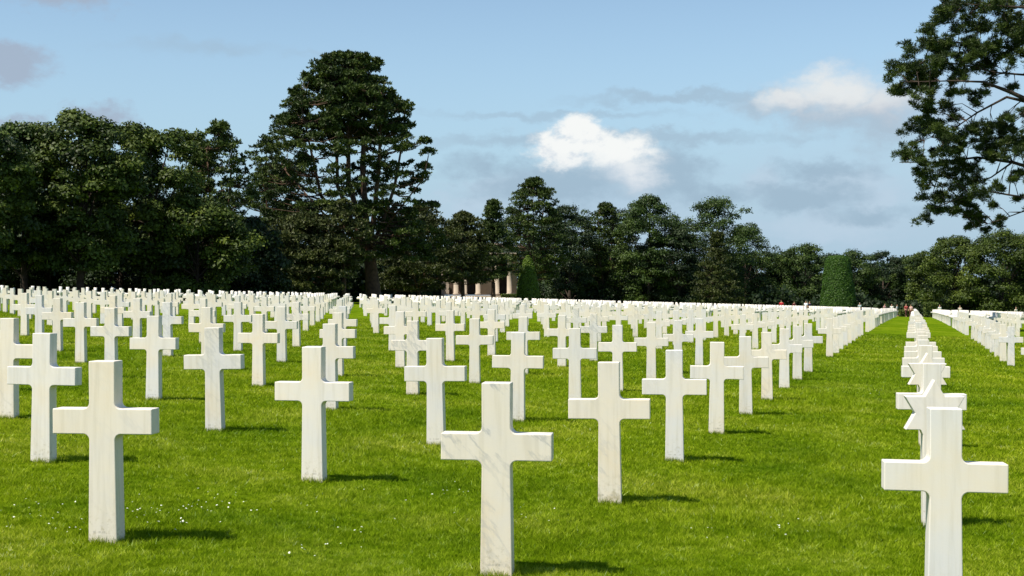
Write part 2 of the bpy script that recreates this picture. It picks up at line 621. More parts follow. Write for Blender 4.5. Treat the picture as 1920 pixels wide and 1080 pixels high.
YEW = leaf_mat('yew', (0.016, 0.042, 0.004), (0.038, 0.092, 0.008), (0.080, 0.145, 0.014), 0.1)
YEW_BRIGHT = leaf_mat('yew_bright', (0.04, 0.075, 0.006), (0.085, 0.14, 0.010), (0.13, 0.20, 0.016), 0.1)


# ------------------------------------------------------------------ ground
def build_ground():
    def axis(lim, near, growth):
        v = [0.0]
        st = near
        while v[-1] < lim:
            v.append(v[-1] + st)
            st *= growth
        return np.array(v)
    ax = axis(900, 0.8, 1.025)
    xs = np.concatenate([-ax[::-1][:-1], ax])
    ay = axis(1500, 0.6, 1.02)
    by = axis(80, 2, 1.2)
    ys = np.concatenate([-by[::-1][:-1], ay])
    gx, gy = np.meshgrid(xs, ys)
    gz = ground_z(gx, gy)
    v = np.stack([gx.ravel(), gy.ravel(), gz.ravel()], 1)
    nx, ny = len(xs), len(ys)
    idx = np.arange(nx * ny).reshape(ny, nx)
    f = np.stack([idx[:-1, :-1], idx[:-1, 1:], idx[1:, 1:], idx[1:, :-1]], -1).reshape(-1, 4)
    o = link('lawn_ground', np_mesh('lawn_ground', v, f, 4, smooth=True), LAWN)
    tag(o, kind='structure')


build_ground()


def grass_band(r0, r1, n, h, w, seed, power=1.0):
    """blades scattered round the camera's standpoint, thinner with distance"""
    g = np.random.default_rng(seed)
    u = g.random(n)
    r = r0 * (r1 / r0) ** u if power == 1.0 else np.sqrt(r0 * r0 + u * (r1 * r1 - r0 * r0))
    a = g.uniform(-0.46, 0.46, n)
    x = r * np.sin(a)
    y = r * np.cos(a)
    z = ground_z(x, y)
    # tufts: pull blades towards clump centres a little
    grow = (0.75 + 0.5 * g.random(n)) * (1 + 0.35 * np.sin(x * 1.7 + 2 * np.sin(y * 1.3)) * np.sin(y * 2.1 + x))
    hh = h * grow * (r / r0) ** 0.45
    def cell(size, sd):
        ix = np.floor(x / size + 0.35 * np.sin(y / size * 0.9)).astype(np.int64)
        iy = np.floor(y / size + 0.35 * np.sin(x / size * 1.1)).astype(np.int64)
        hsh = (ix * 73856093 ^ iy * 19349663 ^ sd * 83492791) & 0xffff
        return (hsh * 2654435761 % 65536) / 65536.0
    t = np.clip(0.34 * cell(0.035, 1) + 0.24 * cell(0.10, 2) + 0.12 * cell(0.22, 3) + 0.34 * g.random(n) - 0.02, 0, 0.95)
    hh = hh * (0.8 + 0.5 * cell(0.06, 4))
    t[g.random(n) < 0.004] = 1.0
    ww = w * (0.7 + 0.6 * g.random(n)) * (r / r0) ** 0.9
    th = g.uniform(0, 2 * math.pi, n)
    lean = g.normal(0, 0.8, (n, 2)) * hh[:, None]
    dx, dy = np.cos(th) * ww / 2, np.sin(th) * ww / 2
    v = np.empty((n, 3, 3), np.float32)
    v[:, 0] = np.stack([x - dx, y - dy, z - 0.004], 1)
    v[:, 1] = np.stack([x + dx, y + dy, z - 0.004], 1)
    v[:, 2] = np.stack([x + lean[:, 0], y + lean[:, 1], z + hh], 1)
    return v.reshape(-1, 3), np.repeat(t, 3)


def build_grass():
    v1, t1 = grass_band(5.6, 60.0, 1100000, 0.019, 0.0040, 1)
    f = np.arange(len(v1)).reshape(-1, 3)
    o = link('lawn_grass', np_mesh('lawn_grass', v1, f, 3, t1), BLADE)
    tag(o, 'short bright green grass covering the ground between the crosses', 'grass', kind='stuff')


build_grass()


def build_foot_grass(feet):
    g = np.random.default_rng(17)
    per = 520
    n = len(feet) * per
    f = np.repeat(np.array(feet), per, axis=0)
    # ring round the rectangular foot
    a = g.uniform(0, 2 * math.pi, n)
    hx, hy = 0.088 + np.abs(g.normal(0, 0.022, n)), 0.056 + np.abs(g.normal(0, 0.022, n))
    m = np.maximum(np.abs(np.cos(a)) / hx, np.abs(np.sin(a)) / hy)
    lx, ly = np.cos(a) / m, np.sin(a) / m
    ca, sa = math.cos(FACE_ANGLE), math.sin(FACE_ANGLE)
    x = f[:, 0] + lx * ca - ly * sa
    y = f[:, 1] + lx * sa + ly * ca
    z = ground_z(x, y)
    hh = g.uniform(0.022, 0.062, n)
    th = g.uniform(0, 2 * math.pi, n)
    w = g.uniform(0.003, 0.006, n)
    dx, dy = np.cos(th) * w / 2, np.sin(th) * w / 2
    lean = g.normal(0, 0.35, (n, 2)) * hh[:, None]
    v = np.empty((n, 3, 3), np.float32)
    v[:, 0] = np.stack([x - dx, y - dy, z - 0.004], 1)
    v[:, 1] = np.stack([x + dx, y + dy, z - 0.004], 1)
    v[:, 2] = np.stack([x + lean[:, 0], y + lean[:, 1], z + hh], 1)
    o = link('uncut_grass', np_mesh('uncut_grass', v.reshape(-1, 3), np.arange(n * 3).reshape(-1, 3), 3, np.repeat(g.uniform(0.1, 0.8, n), 3)), BLADE)
    tag(o, 'longer uncut grass blades close around the feet of the crosses', 'grass', kind='stuff')


FACE_ANGLE = -math.atan(340 / 2400.0)


def build_daisies():
    m, nt, b = new_mat('daisy_white')
    b.inputs['Base Color'].default_value = (0.62, 0.64, 0.5, 1)
    g = np.random.default_rng(8)
    pts = []
    for px, py, n, sx, sy in ((300, 965, 34, 45, 14), (400, 955, 22, 45, 16), (140, 985, 14, 45, 16), (20, 975, 8, 25, 10), (1490, 990, 7, 22, 8),
                              (840, 925, 10, 50, 8), (990, 965, 6, 30, 12), (1700, 745, 8, 45, 8), (1640, 733, 8, 30, 5),
                              (60, 960, 10, 40, 10), (600, 1040, 10, 60, 14), (1350, 1000, 8, 60, 14), (720, 980, 9, 80, 20)):
        for _ in range(n):
            x = px + g.normal(0, sx); y = py + g.normal(0, sy)
            Zt = 1.5 / (y - 545) * 1000
            for _k in range(6):
                Xt = (x - 960) * Zt / 1000
                Zt = float(drop(Xt, Zt)) / (y - 540) * 1000
            pts.append((S * (x - 960) * Zt / 1000, S * 2.4 * Zt))
    vs, fs = [], []
    for x, y in pts:
        z = float(ground_z(x, y)) + 0.026
        r = 0.004 + 0.0035 * g.random()
        b0 = len(vs)
        tx, ty = g.normal(0, 0.3, 2)
        vs.append((x, y, z + 0.003))
        for k in range(6):
            a = k * math.pi / 3
            vs.append((x + r * math.cos(a), y + r * math.sin(a), z + r * (tx * math.cos(a) + ty * math.sin(a))))
        for k in range(6):
            fs.append((b0, b0 + 1 + k, b0 + 1 + (k + 1) % 6))
    o = link('daisies', np_mesh('daisies', vs, fs, 3), m)
    tag(o, 'tiny white daisies scattered in small patches over the front lawn', 'flowers', kind='stuff')


build_daisies()


# ------------------------------------------------------------------ grave markers
def cross_outline(detail):
    tw, bw = 0.0755, 0.083          # half widths: top, base
    ay0, ay1, aw = 0.600, 0.739, 0.288
    r = 0.034 if detail else 0.028
    n = 5 if detail else 1
    wid_at = lambda z: bw + (0.074 - bw) * min(z / 0.6, 1)
    pts = [(wid_at(0), -0.10), (wid_at(0), 0.0)]
    # inner lower corner (concave fillet)
    a0 = wid_at(ay0 - r)
    for k in range(n + 1):
        t = k / n * math.pi / 2
        pts.append((a0 + r - r * math.cos(t), ay0 - r + r * math.sin(t)))
    pts += [(aw, ay0), (aw, ay1)]
    for k in range(n + 1):
        t = k / n * math.pi / 2
        pts.append((0.0745 + r - r * math.sin(t), ay1 + r - r * math.cos(t)))
    pts += [(tw, 1.0)]
    full = pts + [(-x, z) for x, z in reversed(pts)]
    return [(x * S, z * S) for x, z in full]


def extrude_outline(pts, thick, bevel):
    bm = bmesh.new()
    vs = [bm.verts.new((x, -thick / 2, z)) for x, z in pts]
    f = bm.faces.new(vs)
    r = bmesh.ops.extrude_face_region(bm, geom=[f])
    nv = [e for e in r['geom'] if isinstance(e, bmesh.types.BMVert)]
    for v in nv:
        v.co.y = thick / 2
    bmesh.ops.recalc_face_normals(bm, faces=bm.faces)
    if bevel:
        ed = [e for e in bm.edges if abs(e.verts[0].co.y - e.verts[1].co.y) < 1e-6]
        ed += [e for e in bm.edges if abs(e.verts[0].co.y - e.verts[1].co.y) > 1e-6 and e.calc_face_angle(0) > 0.6]
        bmesh.ops.bevel(bm, geom=ed, offset=bevel, segments=2, affect='EDGES', profile=0.5)
    bmesh.ops.triangulate(bm, faces=[f for f in bm.faces if len(f.verts) > 4])
    return bm


THICK = 0.104 * S


def cross_mesh(detail, name):
    bm = extrude_outline(cross_outline(detail), THICK, 0.005 if detail else 0)
    me = bpy.data.meshes.new(name)
    bm.to_mesh(me)
    bm.free()
    me.materials.append(MARBLE)
    return me


def star_mesh():
    # six pointed star on a shaft, one continuous outline
    W = 0.388 / 2
    zt = 1.0
    side = 2 * W
    ht = side * math.sqrt(3) / 2      # height of one triangle
    z_up_base = zt - ht               # lower edge of upward triangle
    z_dn_top = zt - ht / 3            # upper edge of downward triangle
    z_dn_tip = zt - ht * 4 / 3
    third = side / 3
    sw = 0.080
    pts = []
    pts.append((0.083, -0.10)); pts.append((0.083, 0.0)); pts.append((sw, z_up_base - 0.035))
    pts.append((sw + 0.012, z_up_base - 0.006)); pts.append((sw + 0.02, z_up_base))
    pts.append((W, z_up_base))
    pts.append((W - third / 2, z_up_base + ht / 3))
    pts.append((W, z_dn_top))
    pts.append((third / 2, z_dn_top))
    pts.append((0.0, zt))
    full = pts + [(-x, z) for x, z in reversed(pts[:-1])]
    full = [(x * S, z * S) for x, z in full]
    bm = extrude_outline(full, THICK, 0.004)
    me = bpy.data.meshes.new('star_marker')
    bm.to_mesh(me)
    bm.free()
    me.materials.append(MARBLE)
    return me


ME_CROSS = cross_mesh(True, 'grave_cross')
ME_FAR = cross_mesh(False, 'grave_cross_simple')
ME_STAR = star_mesh()
FACE = -math.atan(340 / 2400.0)

blocks = [0.0 + k * 10.8 for k in range(6)]


def lattice(i, j):
    Z = (q0 + qi * i + qj * j) * 1000
    X = X0 + Xi * i + Xj * j
    return X, Z


def ordinal(n):
    names = ['', 'first', 'second', 'third', 'fourth', 'fifth', 'sixth', 'seventh', 'eighth', 'ninth', 'tenth', 'eleventh', 'twelfth',
             'thirteenth', 'fourteenth', 'fifteenth', 'sixteenth', 'seventeenth', 'eighteenth', 'nineteenth', 'twentieth',
             'twenty-first', 'twenty-second', 'twenty-third']
    return names[n] if n < len(names) else '%dth' % n


cells = []
for i in range(-8, 23):
    for bi, b0 in enumerate(blocks):
        for k in range(9):
            j = b0 + k
            X, Z = lattice(i, j)
            if Z > ZEND + 0.5:
                continue
            px = 960 + X / Z * 1000
            h = 1000 / Z
            inframe = (px + 0.3 * h > 2) and (px - 0.3 * h < 1918)
            if px < -500 or px > 2600:
                continue
            cells.append(dict(i=i, j=j, b=bi, k=k, X=X, Z=Z, px=px, h=h, vis=inframe))
vis = sorted([c for c in cells if c['vis']], key=lambda c: c['Z'])
N_IND = 298
single = vis[:N_IND]
single_ids = set(id(c) for c in single)
# position of each in its file and block, counted over what is in view
from collections import defaultdict
files = defaultdict(list)
for c in vis:
    files[(c['i'], c['b'])].append(c)
for key, lst in files.items():
    lst.sort(key=lambda c: c['Z'])
    for n, c in enumerate(lst):
        c['rank'] = n + 1
special = {
    (0, 0): 'cream marble cross at the front right, largest one, hiding the star marker behind it',
    (1, 0): 'white marble cross with diagonal dark grey veins, standing at the front centre',
    (2, 0): 'cream marble cross at the front left with a blue-grey shaded side',
    (1, 1): 'marble cross with brown lichen spots at its foot, next behind the veined front cross',
    (2, 1): 'pale marble cross alone on open grass, next behind the cream front left cross',
    (3, 1): 'marble cross at left edge, partly behind the cream front left cross',
}
place = {0: 'nearest block', 1: 'second block', 2: 'third block', 3: 'fourth block'}


def file_words(i):
    if i == 0:
        return 'the file with the star markers'
    side = 'left' if i > 0 else 'right'
    return 'the %s file %s of the star markers' % (ordinal(abs(i)), side)


first = {}
jit = random.Random(3)


def place_marker(c, me, name, cat, label, group):
    if name not in first:
        o = bpy.data.objects.new(name, me)
        first[name] = o
    else:
        o = first[name].copy()
        o.data = me
    C.objects.link(o)
    x, y = S * c['X'], S * 2.4 * c['Z']
    a = 0.004 if c['b'] == 0 else 0.02
    x += jit.uniform(-a, a)
    y += jit.uniform(-a, a)
    o.location = (x, y, float(ground_z(x, y)))
    o.rotation_euler = (math.radians(jit.gauss(0, 0.3)), math.radians(jit.gauss(0, 0.35)), FACE + math.radians(jit.gauss(0, 1.1)))
    tag(o, label, cat, group)
    return o


for c in single:
    key = (c['i'], c['k'] if c['b'] == 0 else -1)
    star = key in ((0, 1), (0, 3))
    if star:
        lab = ('marble star-shaped marker right behind the largest front right cross' if key[1] == 1
               else 'smaller-looking marble star-shaped marker, second star back in the same file')
        place_marker(c, ME_STAR, 'grave_star', 'grave marker', lab, 'star-shaped grave markers in the right file')
        continue
    lab = special.get(key)
    if not lab:
        lab = 'white cross, %s back in %s, %s' % (ordinal(c['rank']), file_words(c['i']), place.get(c['b'], 'far block'))
    o = place_marker(c, ME_CROSS if c['h'] > 60 else ME_FAR, 'grave_cross', 'cross', lab, 'white marble crosses in straight rows on the lawn')
    o.pass_index = {(1, 0): 1, (1, 1): 2}.get(key, 0)

build_foot_grass([(S * c['X'], S * 2.4 * c['Z']) for c in single if c['Z'] < 14])

# the many small crosses beyond
base_me = ME_FAR
bv = np.empty(len(base_me.vertices) * 3, np.float32)
base_me.vertices.foreach_get('co', bv)
bv = bv.reshape(-1, 3)
bf = [tuple(p.vertices) for p in base_me.polygons]
tri, quad = [f for f in bf if len(f) == 3], [f for f in bf if len(f) == 4]
allf3 = [f for f in tri] + [(f[0], f[1], f[2]) for f in quad] + [(f[0], f[2], f[3]) for f in quad]
bf3 = np.array(allf3)
V, F = [], []
cnt = 0
gj = np.random.default_rng(4)
for c in cells:
    if id(c) in single_ids:
        continue
    x, y = S * c['X'] + gj.normal(0, 0.012), S * 2.4 * c['Z'] + gj.normal(0, 0.012)
    if c['Z'] < 12:      # just outside the frame, near: leave out unless beside the picture
        pass
    a = FACE + math.radians(gj.normal(0, 1.2))
    ca, sa = math.cos(a), math.sin(a)
    v = np.stack([bv[:, 0] * ca - bv[:, 1] * sa + x, bv[:, 0] * sa + bv[:, 1] * ca + y, bv[:, 2] + float(ground_z(x, y))], 1)
    V.append(v)
    F.append(bf3 + cnt)
    cnt += len(bv)
o = link('distant_grave_crosses', np_mesh('distant_grave_crosses', np.concatenate(V), np.concatenate(F), 3), MARBLE)
tag(o, 'dense mass of small white crosses in the far part of the cemetery', 'crosses', kind='stuff')
print('cells', len(cells), 'visible', len(vis), 'last single h', single[-1]['h'])


# ------------------------------------------------------------------ foliage
def leaves_mesh(name, centers, normals, size, tone, g, mat, aspect=1.6):
    n = len(centers)
    nrm = normals + g.normal(0, 0.55, (n, 3))
    nrm /= np.linalg.norm(nrm, axis=1, keepdims=True) + 1e-9
    t = g.normal(0, 1, (n, 3))
    u = np.cross(nrm, t)
    u /= np.linalg.norm(u, axis=1, keepdims=True) + 1e-9
    v = np.cross(nrm, u)
    s = (size * (0.6 + 0.8 * g.random(n)))[:, None]
    V = np.empty((n, 4, 3), np.float32)
    V[:, 0] = centers - u * s * aspect / 2
    V[:, 1] = centers - v * s / 2 + nrm * s * 0.12
    V[:, 2] = centers + u * s * aspect / 2
    V[:, 3] = centers + v * s / 2 + nrm * s * 0.12
    f = np.arange(n * 4).reshape(n, 4)
    me = np_mesh(name, V.reshape(-1, 3), f, 4, np.repeat(tone, 4))
    me.materials.append(mat)
    return me


def prof(table, t):
    xs = [a for a, b in table]
    ys = [b for a, b in table]
    return float(np.interp(t, xs, ys))


ROUND = [(0, 0.35), (0.12, 0.75), (0.35, 1.0), (0.6, 0.92), (0.8, 0.66), (0.93, 0.36), (1.0, 0.08)]
DOME = [(0, 0.75), (0.15, 0.95), (0.4, 1.0), (0.65, 0.9), (0.85, 0.62), (0.95, 0.36), (1.0, 0.1)]
BALL = [(0, 0.8), (0.25, 1.0), (0.55, 1.0), (0.75, 0.9), (0.88, 0.72), (0.96, 0.5), (1.0, 0.3)]
CONE = [(0, 0.9), (0.1, 1.0), (0.4, 0.78), (0.7, 0.45), (0.9, 0.2), (1.0, 0.04)]


def broad_tree(name, loc, height, width, mat, label, bark=None, base=0.16, nlobe=110, nleaf=9000, leaf=0.175, table=BALL, depth=0.85, seed=1, flat=0.85, lobe_r=0.2, group='trees of the belt behind the graves', cat='tree'):
    g = np.random.default_rng(seed)
    root = empty(name, loc)
    tag(root, label, cat, group)
    nleaf = int(nleaf * 3.0)
    R = width / 2 * 1.08
    zb = height * base
    hc = height - zb
    cent, rad = [], []
    a0 = g.uniform(0, 6)
    tries = 0
    while len(cent) < nlobe and tries < 4000:
        tries += 1
        t = g.random()
        rr = R * prof(table, t) * (1 + 0.10 * math.sin(a0 + 5 * t))
        a = g.uniform(0, 2 * math.pi)
        lr = R * lobe_r * g.uniform(0.7, 1.35)
        fr = math.sqrt(g.uniform(0.25, 1.0))
        ro = max(rr * fr - lr * 0.45, 0)
        p = np.array([ro * math.cos(a), ro * math.sin(a) * depth, zb + t * (hc - lr * 0.7)])
        cent.append(p)
        rad.append(lr)
    cent = np.array(cent)
    rad = np.array(rad)
    w = rad ** 2
    pick = g.choice(len(cent), nleaf, p=w / w.sum())
    d = g.normal(0, 1, (nleaf, 3))
    d /= np.linalg.norm(d, axis=1, keepdims=True)
    d[:, 2] = np.where(d[:, 2] < -0.3, -d[:, 2] * 0.6, d[:, 2])
    r = rad[pick] * (1 - 0.5 * g.random(nleaf) ** 2.0) * (1 + 0.10 * g.normal(0, 1, nleaf))
    pos = cent[pick] + d * r[:, None] * np.array([1, 1, flat])
    lt = g.normal(0.42, 0.17, len(cent))
    tone = np.clip(lt[pick] + g.normal(0, 0.16, nleaf), 0, 1)
    me = leaves_mesh('crown', pos, d * 0.9 + np.array([0, 0, 0.4]), leaf, tone, g, mat)
    crown = link('crown', me, mat, root)
    # trunk and limbs
    mb = MB()
    tr = height * 0.018 + 0.08
    lean = g.normal(0, 0.02, 2) * height
    top = np.array([lean[0], lean[1], zb + hc * 0.6])
    pts = [(0, 0, -0.3), (0, 0, height * 0.04), (top[0] * 0.3, top[1] * 0.3, zb), tuple(top)]
    mb.tube(pts, [tr * 1.35, tr, tr * 0.75, tr * 0.25], 8)
    for k in g.choice(len(cent), min(12, len(cent)), replace=False):
        c = cent[k]
        t0 = g.uniform(0.15, 0.75)
        s0 = np.array([top[0] * t0, top[1] * t0, zb * 0.8 + (top[2] - zb * 0.8) * t0])
        if s0[2] > c[2]:
            s0[2] = max(c[2] - 0.15 * height, zb * 0.7)
        mid = (s0 + c) / 2 + np.array([0, 0, 0.03 * height])
        mb.tube([s0, mid, c], [tr * 0.36, tr * 0.22, tr * 0.08], 5, cap=False)
    mb.build('trunk', bark or BARK, root)
    return root


def tufts(centers, nper, length, g, up=0.5, width=0.16):
    """spiky needle tufts: thin triangles fanning from each centre"""
    n = len(centers) * nper
    c = np.repeat(centers, nper, axis=0)
    d = g.normal(0, 1, (n, 3))
    d /= np.linalg.norm(d, axis=1, keepdims=True)
    d[:, 2] += up
    d /= np.linalg.norm(d, axis=1, keepdims=True)
    t = g.normal(0, 1, (n, 3))
    u = np.cross(d, t)
    u /= np.linalg.norm(u, axis=1, keepdims=True) + 1e-9
    L = (length * (0.7 + 0.6 * g.random(n)))[:, None]
    V = np.empty((n, 4, 3), np.float32)
    V[:, 0] = c - u * L * width * 0.4
    V[:, 1] = c + d * L * 0.6 - u * L * width * 0.9
    V[:, 2] = c + d * L
    V[:, 3] = c + d * L * 0.6 + u * L * width * 0.9
    return V.reshape(-1, 3), n


def pads_mesh(pads, per_area, nper, tlen, g, mat, name='crown', flat=0.5, width=0.2):
    """pads: (x,y,z,r). each is a flattened cloud of tufts, domed on top"""
    cc, tone = [], []
    for (x, y, z, r) in pads:
        n = max(4, int(per_area * r * r))
        d = g.normal(0, 1, (n, 3))
        d /= np.linalg.norm(d, axis=1, keepdims=True)
        d[:, 2] = np.abs(d[:, 2]) * 1.0 - 0.25
        rr = r * (g.random(n) ** 0.4)
        p = np.array([x, y, z]) + d * rr[:, None] * np.array([1, 1, flat])
        cc.append(p)
        tone.append(np.clip(np.full(n, g.normal(0.42, 0.14)) + g.normal(0, 0.14, n), 0, 1))
    cc = np.concatenate(cc)
    tone = np.concatenate(tone)
    V, n = tufts(cc, nper, tlen, g, 0.55, width)
    f = np.arange(n * 4).reshape(n, 4)
    me = np_mesh(name, V, f, 4, np.repeat(np.repeat(tone, nper), 4))
    me.materials.append(mat)
    return me


def pine_tree(loc, height, width, label, mat=PINE, base=0.3, table=DOME, npad=90, seed=1, padr=0.16, tlen=0.34, per=10, nper=10, depth=0.85, skewl=1.0, skewr=1.0, stems=3, trunk_r=None, hollow=0.45, group='trees of the belt behind the graves', name='pine_tree'):
    g = np.random.default_rng(seed)
    root = empty(name, loc)
    tag(root, label, 'tree', group)
    R = width / 2
    zb = height * base
    hc = height - zb
    npad = int(npad * 1.5)
    R = R * 1.06
    pads = []
    for _ in range(npad):
        t = g.random()
        a = g.uniform(0, 2 * math.pi)
        rr = R * prof(table, t) * (skewr if math.cos(a) > 0 else skewl)
        lr = R * padr * g.uniform(0.7, 1.3)
        fr = g.uniform(hollow, 1.0) ** 0.6
        ro = max(rr * fr - lr * 0.5, 0)
        pads.append((ro * math.cos(a), ro * math.sin(a) * depth, zb + t * (hc - lr * 0.5), lr))
    link('crown', pads_mesh(pads, per, nper, tlen, g, mat), mat, root)
    mb = MB()
    tr = trunk_r or height * 0.022
    fork = zb * 0.9
    mb.tube([(0, 0, -0.4), (0, 0, height * 0.03), (0, 0, fork)], [tr * 1.5, tr * 1.05, tr * 0.8], 10)
    tops = []
    for s in range(stems):
        a = 2 * math.pi * s / stems + g.uniform(-0.4, 0.4)
        sp = R * 0.28 if stems > 1 else 0
        p1 = np.array([math.cos(a) * sp * 0.6, math.sin(a) * sp * 0.4, fork + hc * 0.3])
        p2 = np.array([math.cos(a) * sp, math.sin(a) * sp * 0.6, zb + hc * g.uniform(0.8, 0.92)])
        mb.tube([(0, 0, fork * 0.9), p1, p2], [tr * 0.55, tr * 0.4, tr * 0.08], 7)
        tops.append((np.array([0, 0, fork]), p1, p2))
    for (x, y, z, r) in pads:
        c = np.array([x, y, z - r * 0.1])
        best = None
        for (pa, pb, pc) in tops:
            for q in np.linspace(0, 1, 9):
                p = pa + (pb - pa) * (q * 2) if q < 0.5 else pb + (pc - pb) * (q * 2 - 1)
                if p[2] < z + 0.2:
                    dd = np.linalg.norm((p - c) * np.array([1, 1, 1.6]))
                    if best is None or dd < best[0]:
                        best = (dd, p)
        p = best[1] if best else np.array([0, 0, min(z - 0.5, fork * 0.8)])
        mid = (p + c) / 2 + np.array([0, 0, -0.04 * np.linalg.norm(c - p)])
        mb.tube([p, mid, c], [tr * 0.15, tr * 0.1, tr * 0.04], 4, cap=False)
    mb.build('trunk', BARK_PINE, root)
    return root


def T(px, top, w, Z, kind, label, seed, **kw):
    loc = spot(px, Z)
    h = hgt(px, top, Z)
    ww = wid(w, Z)
    if kind == 'pine':
        return pine_tree(loc, h, ww, label, seed=seed, **kw)
    return broad_tree('broadleaf_tree', loc, h, ww, kind, label, seed=seed, **kw)


# left belt, nearest first
T(-70, 205, 250, 36, LEAF_OLIVE, 'olive green broadleaf tree cut by the left edge of the picture', 21, nleaf=12000)
T(45, 232, 190, 39, LEAF_GREEN, 'dark green broadleaf tree, second from the left edge', 22, nleaf=12000)
T(150, 208, 230, 39, LEAF_OLIVE, 'broad yellowish olive tree with a rounded top, third from the left edge', 23, nleaf=15000, nlobe=120)
T(290, 222, 200, 42, LEAF_OLIVE, 'olive tree with see-through gaps in its upper crown, between two rounder trees', 24, nleaf=11000, nlobe=70)
T(412, 224, 165, 45, 'pine', 'dark bumpy-topped pine left of the tall pine', 25, npad=120, padr=0.2, per=12, base=0.12, tlen=0.34, stems=2, hollow=0.2)
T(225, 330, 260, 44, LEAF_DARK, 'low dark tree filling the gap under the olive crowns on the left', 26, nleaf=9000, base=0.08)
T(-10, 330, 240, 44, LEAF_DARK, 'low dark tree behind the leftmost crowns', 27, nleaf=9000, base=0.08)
T(370, 370, 200, 42, LEAF_OLIVE, 'small olive tree in front of the bumpy pine', 28, nleaf=8000, base=0.08)
T(500, 250, 130, 58, 'pine', 'dark pine close behind the left side of the tall pine', 29, npad=90, padr=0.24, per=12, base=0.15, stems=1, hollow=0.2)
T(455, 400, 170, 46, LEAF_DARK, 'low dark green tree at the left foot of the tall pine', 30, nleaf=7000, base=0.06)

# the tall pine
BIG = [(0.0, 0.80), (0.10, 0.95), (0.22, 1.0), (0.36, 1.0), (0.50, 0.96), (0.62, 0.84), (0.74, 0.72), (0.84, 0.62), (0.92, 0.50), (0.97, 0.36), (1.0, 0.16)]


def tall_pine():
    Z = 53
    px0 = 698
    loc = spot(px0, Z)
    H = hgt(px0, 84, Z)
    g = np.random.default_rng(77)
    root = empty('pine_tree', loc)
    tag(root, 'tallest tree, a huge dark pine with thick trunk and layered crown', 'tree', 'trees of the belt behind the graves')
    m = wid(1, Z)      # metres per photo pixel at the tree
    zof = lambda py: (552 - py) * m
    # crown outline (height in px, left and right edge)
    out = [(86, 604, 706), (98, 584, 722), (120, 562, 722), (150, 548, 742), (165, 532, 782), (185, 510, 784), (205, 502, 782),
           (230, 500, 786), (255, 492, 826), (285, 478, 830), (310, 474, 822), (335, 470, 836), (355, 470, 840), (380, 466, 830), (410, 462, 842), (440, 470, 850), (470, 500, 830)]
    ys = [o_[0] for o_ in out]
    pads = []
    n = 0
    while n < 820:
        py = g.uniform(88, 470) if g.random() < 0.8 else g.uniform(150, 330)
        l = np.interp(py, ys, [o_[1] for o_ in out])
        r = np.interp(py, ys, [o_[2] for o_ in out])
        c, hw = (l + r) / 2, (r - l) / 2
        a = g.uniform(0, 2 * math.pi)
        fr = g.uniform(0.12, 1.0) ** 0.5
        lr = g.uniform(10, 19)
        ro = hw * fr - lr * 0.8
        x = c + ro * math.cos(a)
        # openings where the sky shows between the stems and the right-hand branches
        if 235 < py < 365 and fr < 0.88 and g.random() < 0.74:
            continue
        if 290 < py < 360 and x > 730 and g.random() < 0.3:
            continue
        if py > 400 and g.random() < 0.25:
            continue
        pads.append(((x - px0) * m, ro * math.sin(a) * 0.8 * m, zof(py), lr * m))
        n += 1
    link('crown', pads_mesh(pads, 24, 14, 0.34, g, PINE, flat=0.6), PINE, root)
    mb = MB()
    tr = 13 * m
    mb.tube([(4 * m, 0, -0.4), (2 * m, 0, zof(530)), (-2 * m, 0, zof(490)), (-6 * m, 0, zof(450))], [tr * 1.5, tr * 1.1, tr * 0.95, tr * 0.8], 12)
    stems = []
    for (x1, y1, x2, y2, d, rr) in ((605, 350, 572, 185, -2, .30), (630, 330, 622, 140, 2, .36), (655, 320, 655, 125, -1, .44), (678, 300, 680, 125, 1.5, .48),
                                    (712, 300, 720, 165, -1.5, .36), (738, 330, 755, 215, 2, .28), (640, 420, 530, 300, 1, .2), (730, 400, 795, 320, -1, .2)):
        p0 = np.array([-6 * m, 0, zof(455)])
        p1 = np.array([(x1 - px0) * m, d * 0.6, zof(y1)])
        pm = (p0 + p1) / 2 + np.array([0, 0, -0.5])
        p2 = np.array([(x2 - px0) * m, d * 1.4, zof(y2)])
        mb.tube([p0, pm, p1, p2], [tr * rr * 1.1, tr * rr, tr * rr * 0.8, tr * 0.08], 8)
        stems.append([p0, pm, p1, p2])
    nodes = []
    for s in stems:
        for a, b in zip(s, s[1:]):
            for q in np.linspace(0, 1, 6):
                nodes.append(a + (b - a) * q)
    nodes = np.array(nodes)
    for (x, y, z, r) in pads:
        c = np.array([x, y, z])
        dd = np.linalg.norm((nodes - c) * np.array([1, 1, 1.5]), axis=1) + np.where(nodes[:, 2] > z, 3.0, 0)
        p = nodes[dd.argmin()]
        mid = (p + c) / 2 + np.array([0, 0, -0.06 * np.linalg.norm(c - p)])
        mb.tube([p, mid, c], [tr * 0.10, tr * 0.07, tr * 0.03], 4, cap=False)
    mb.build('trunk', BARK_PINE, root)


tall_pine()

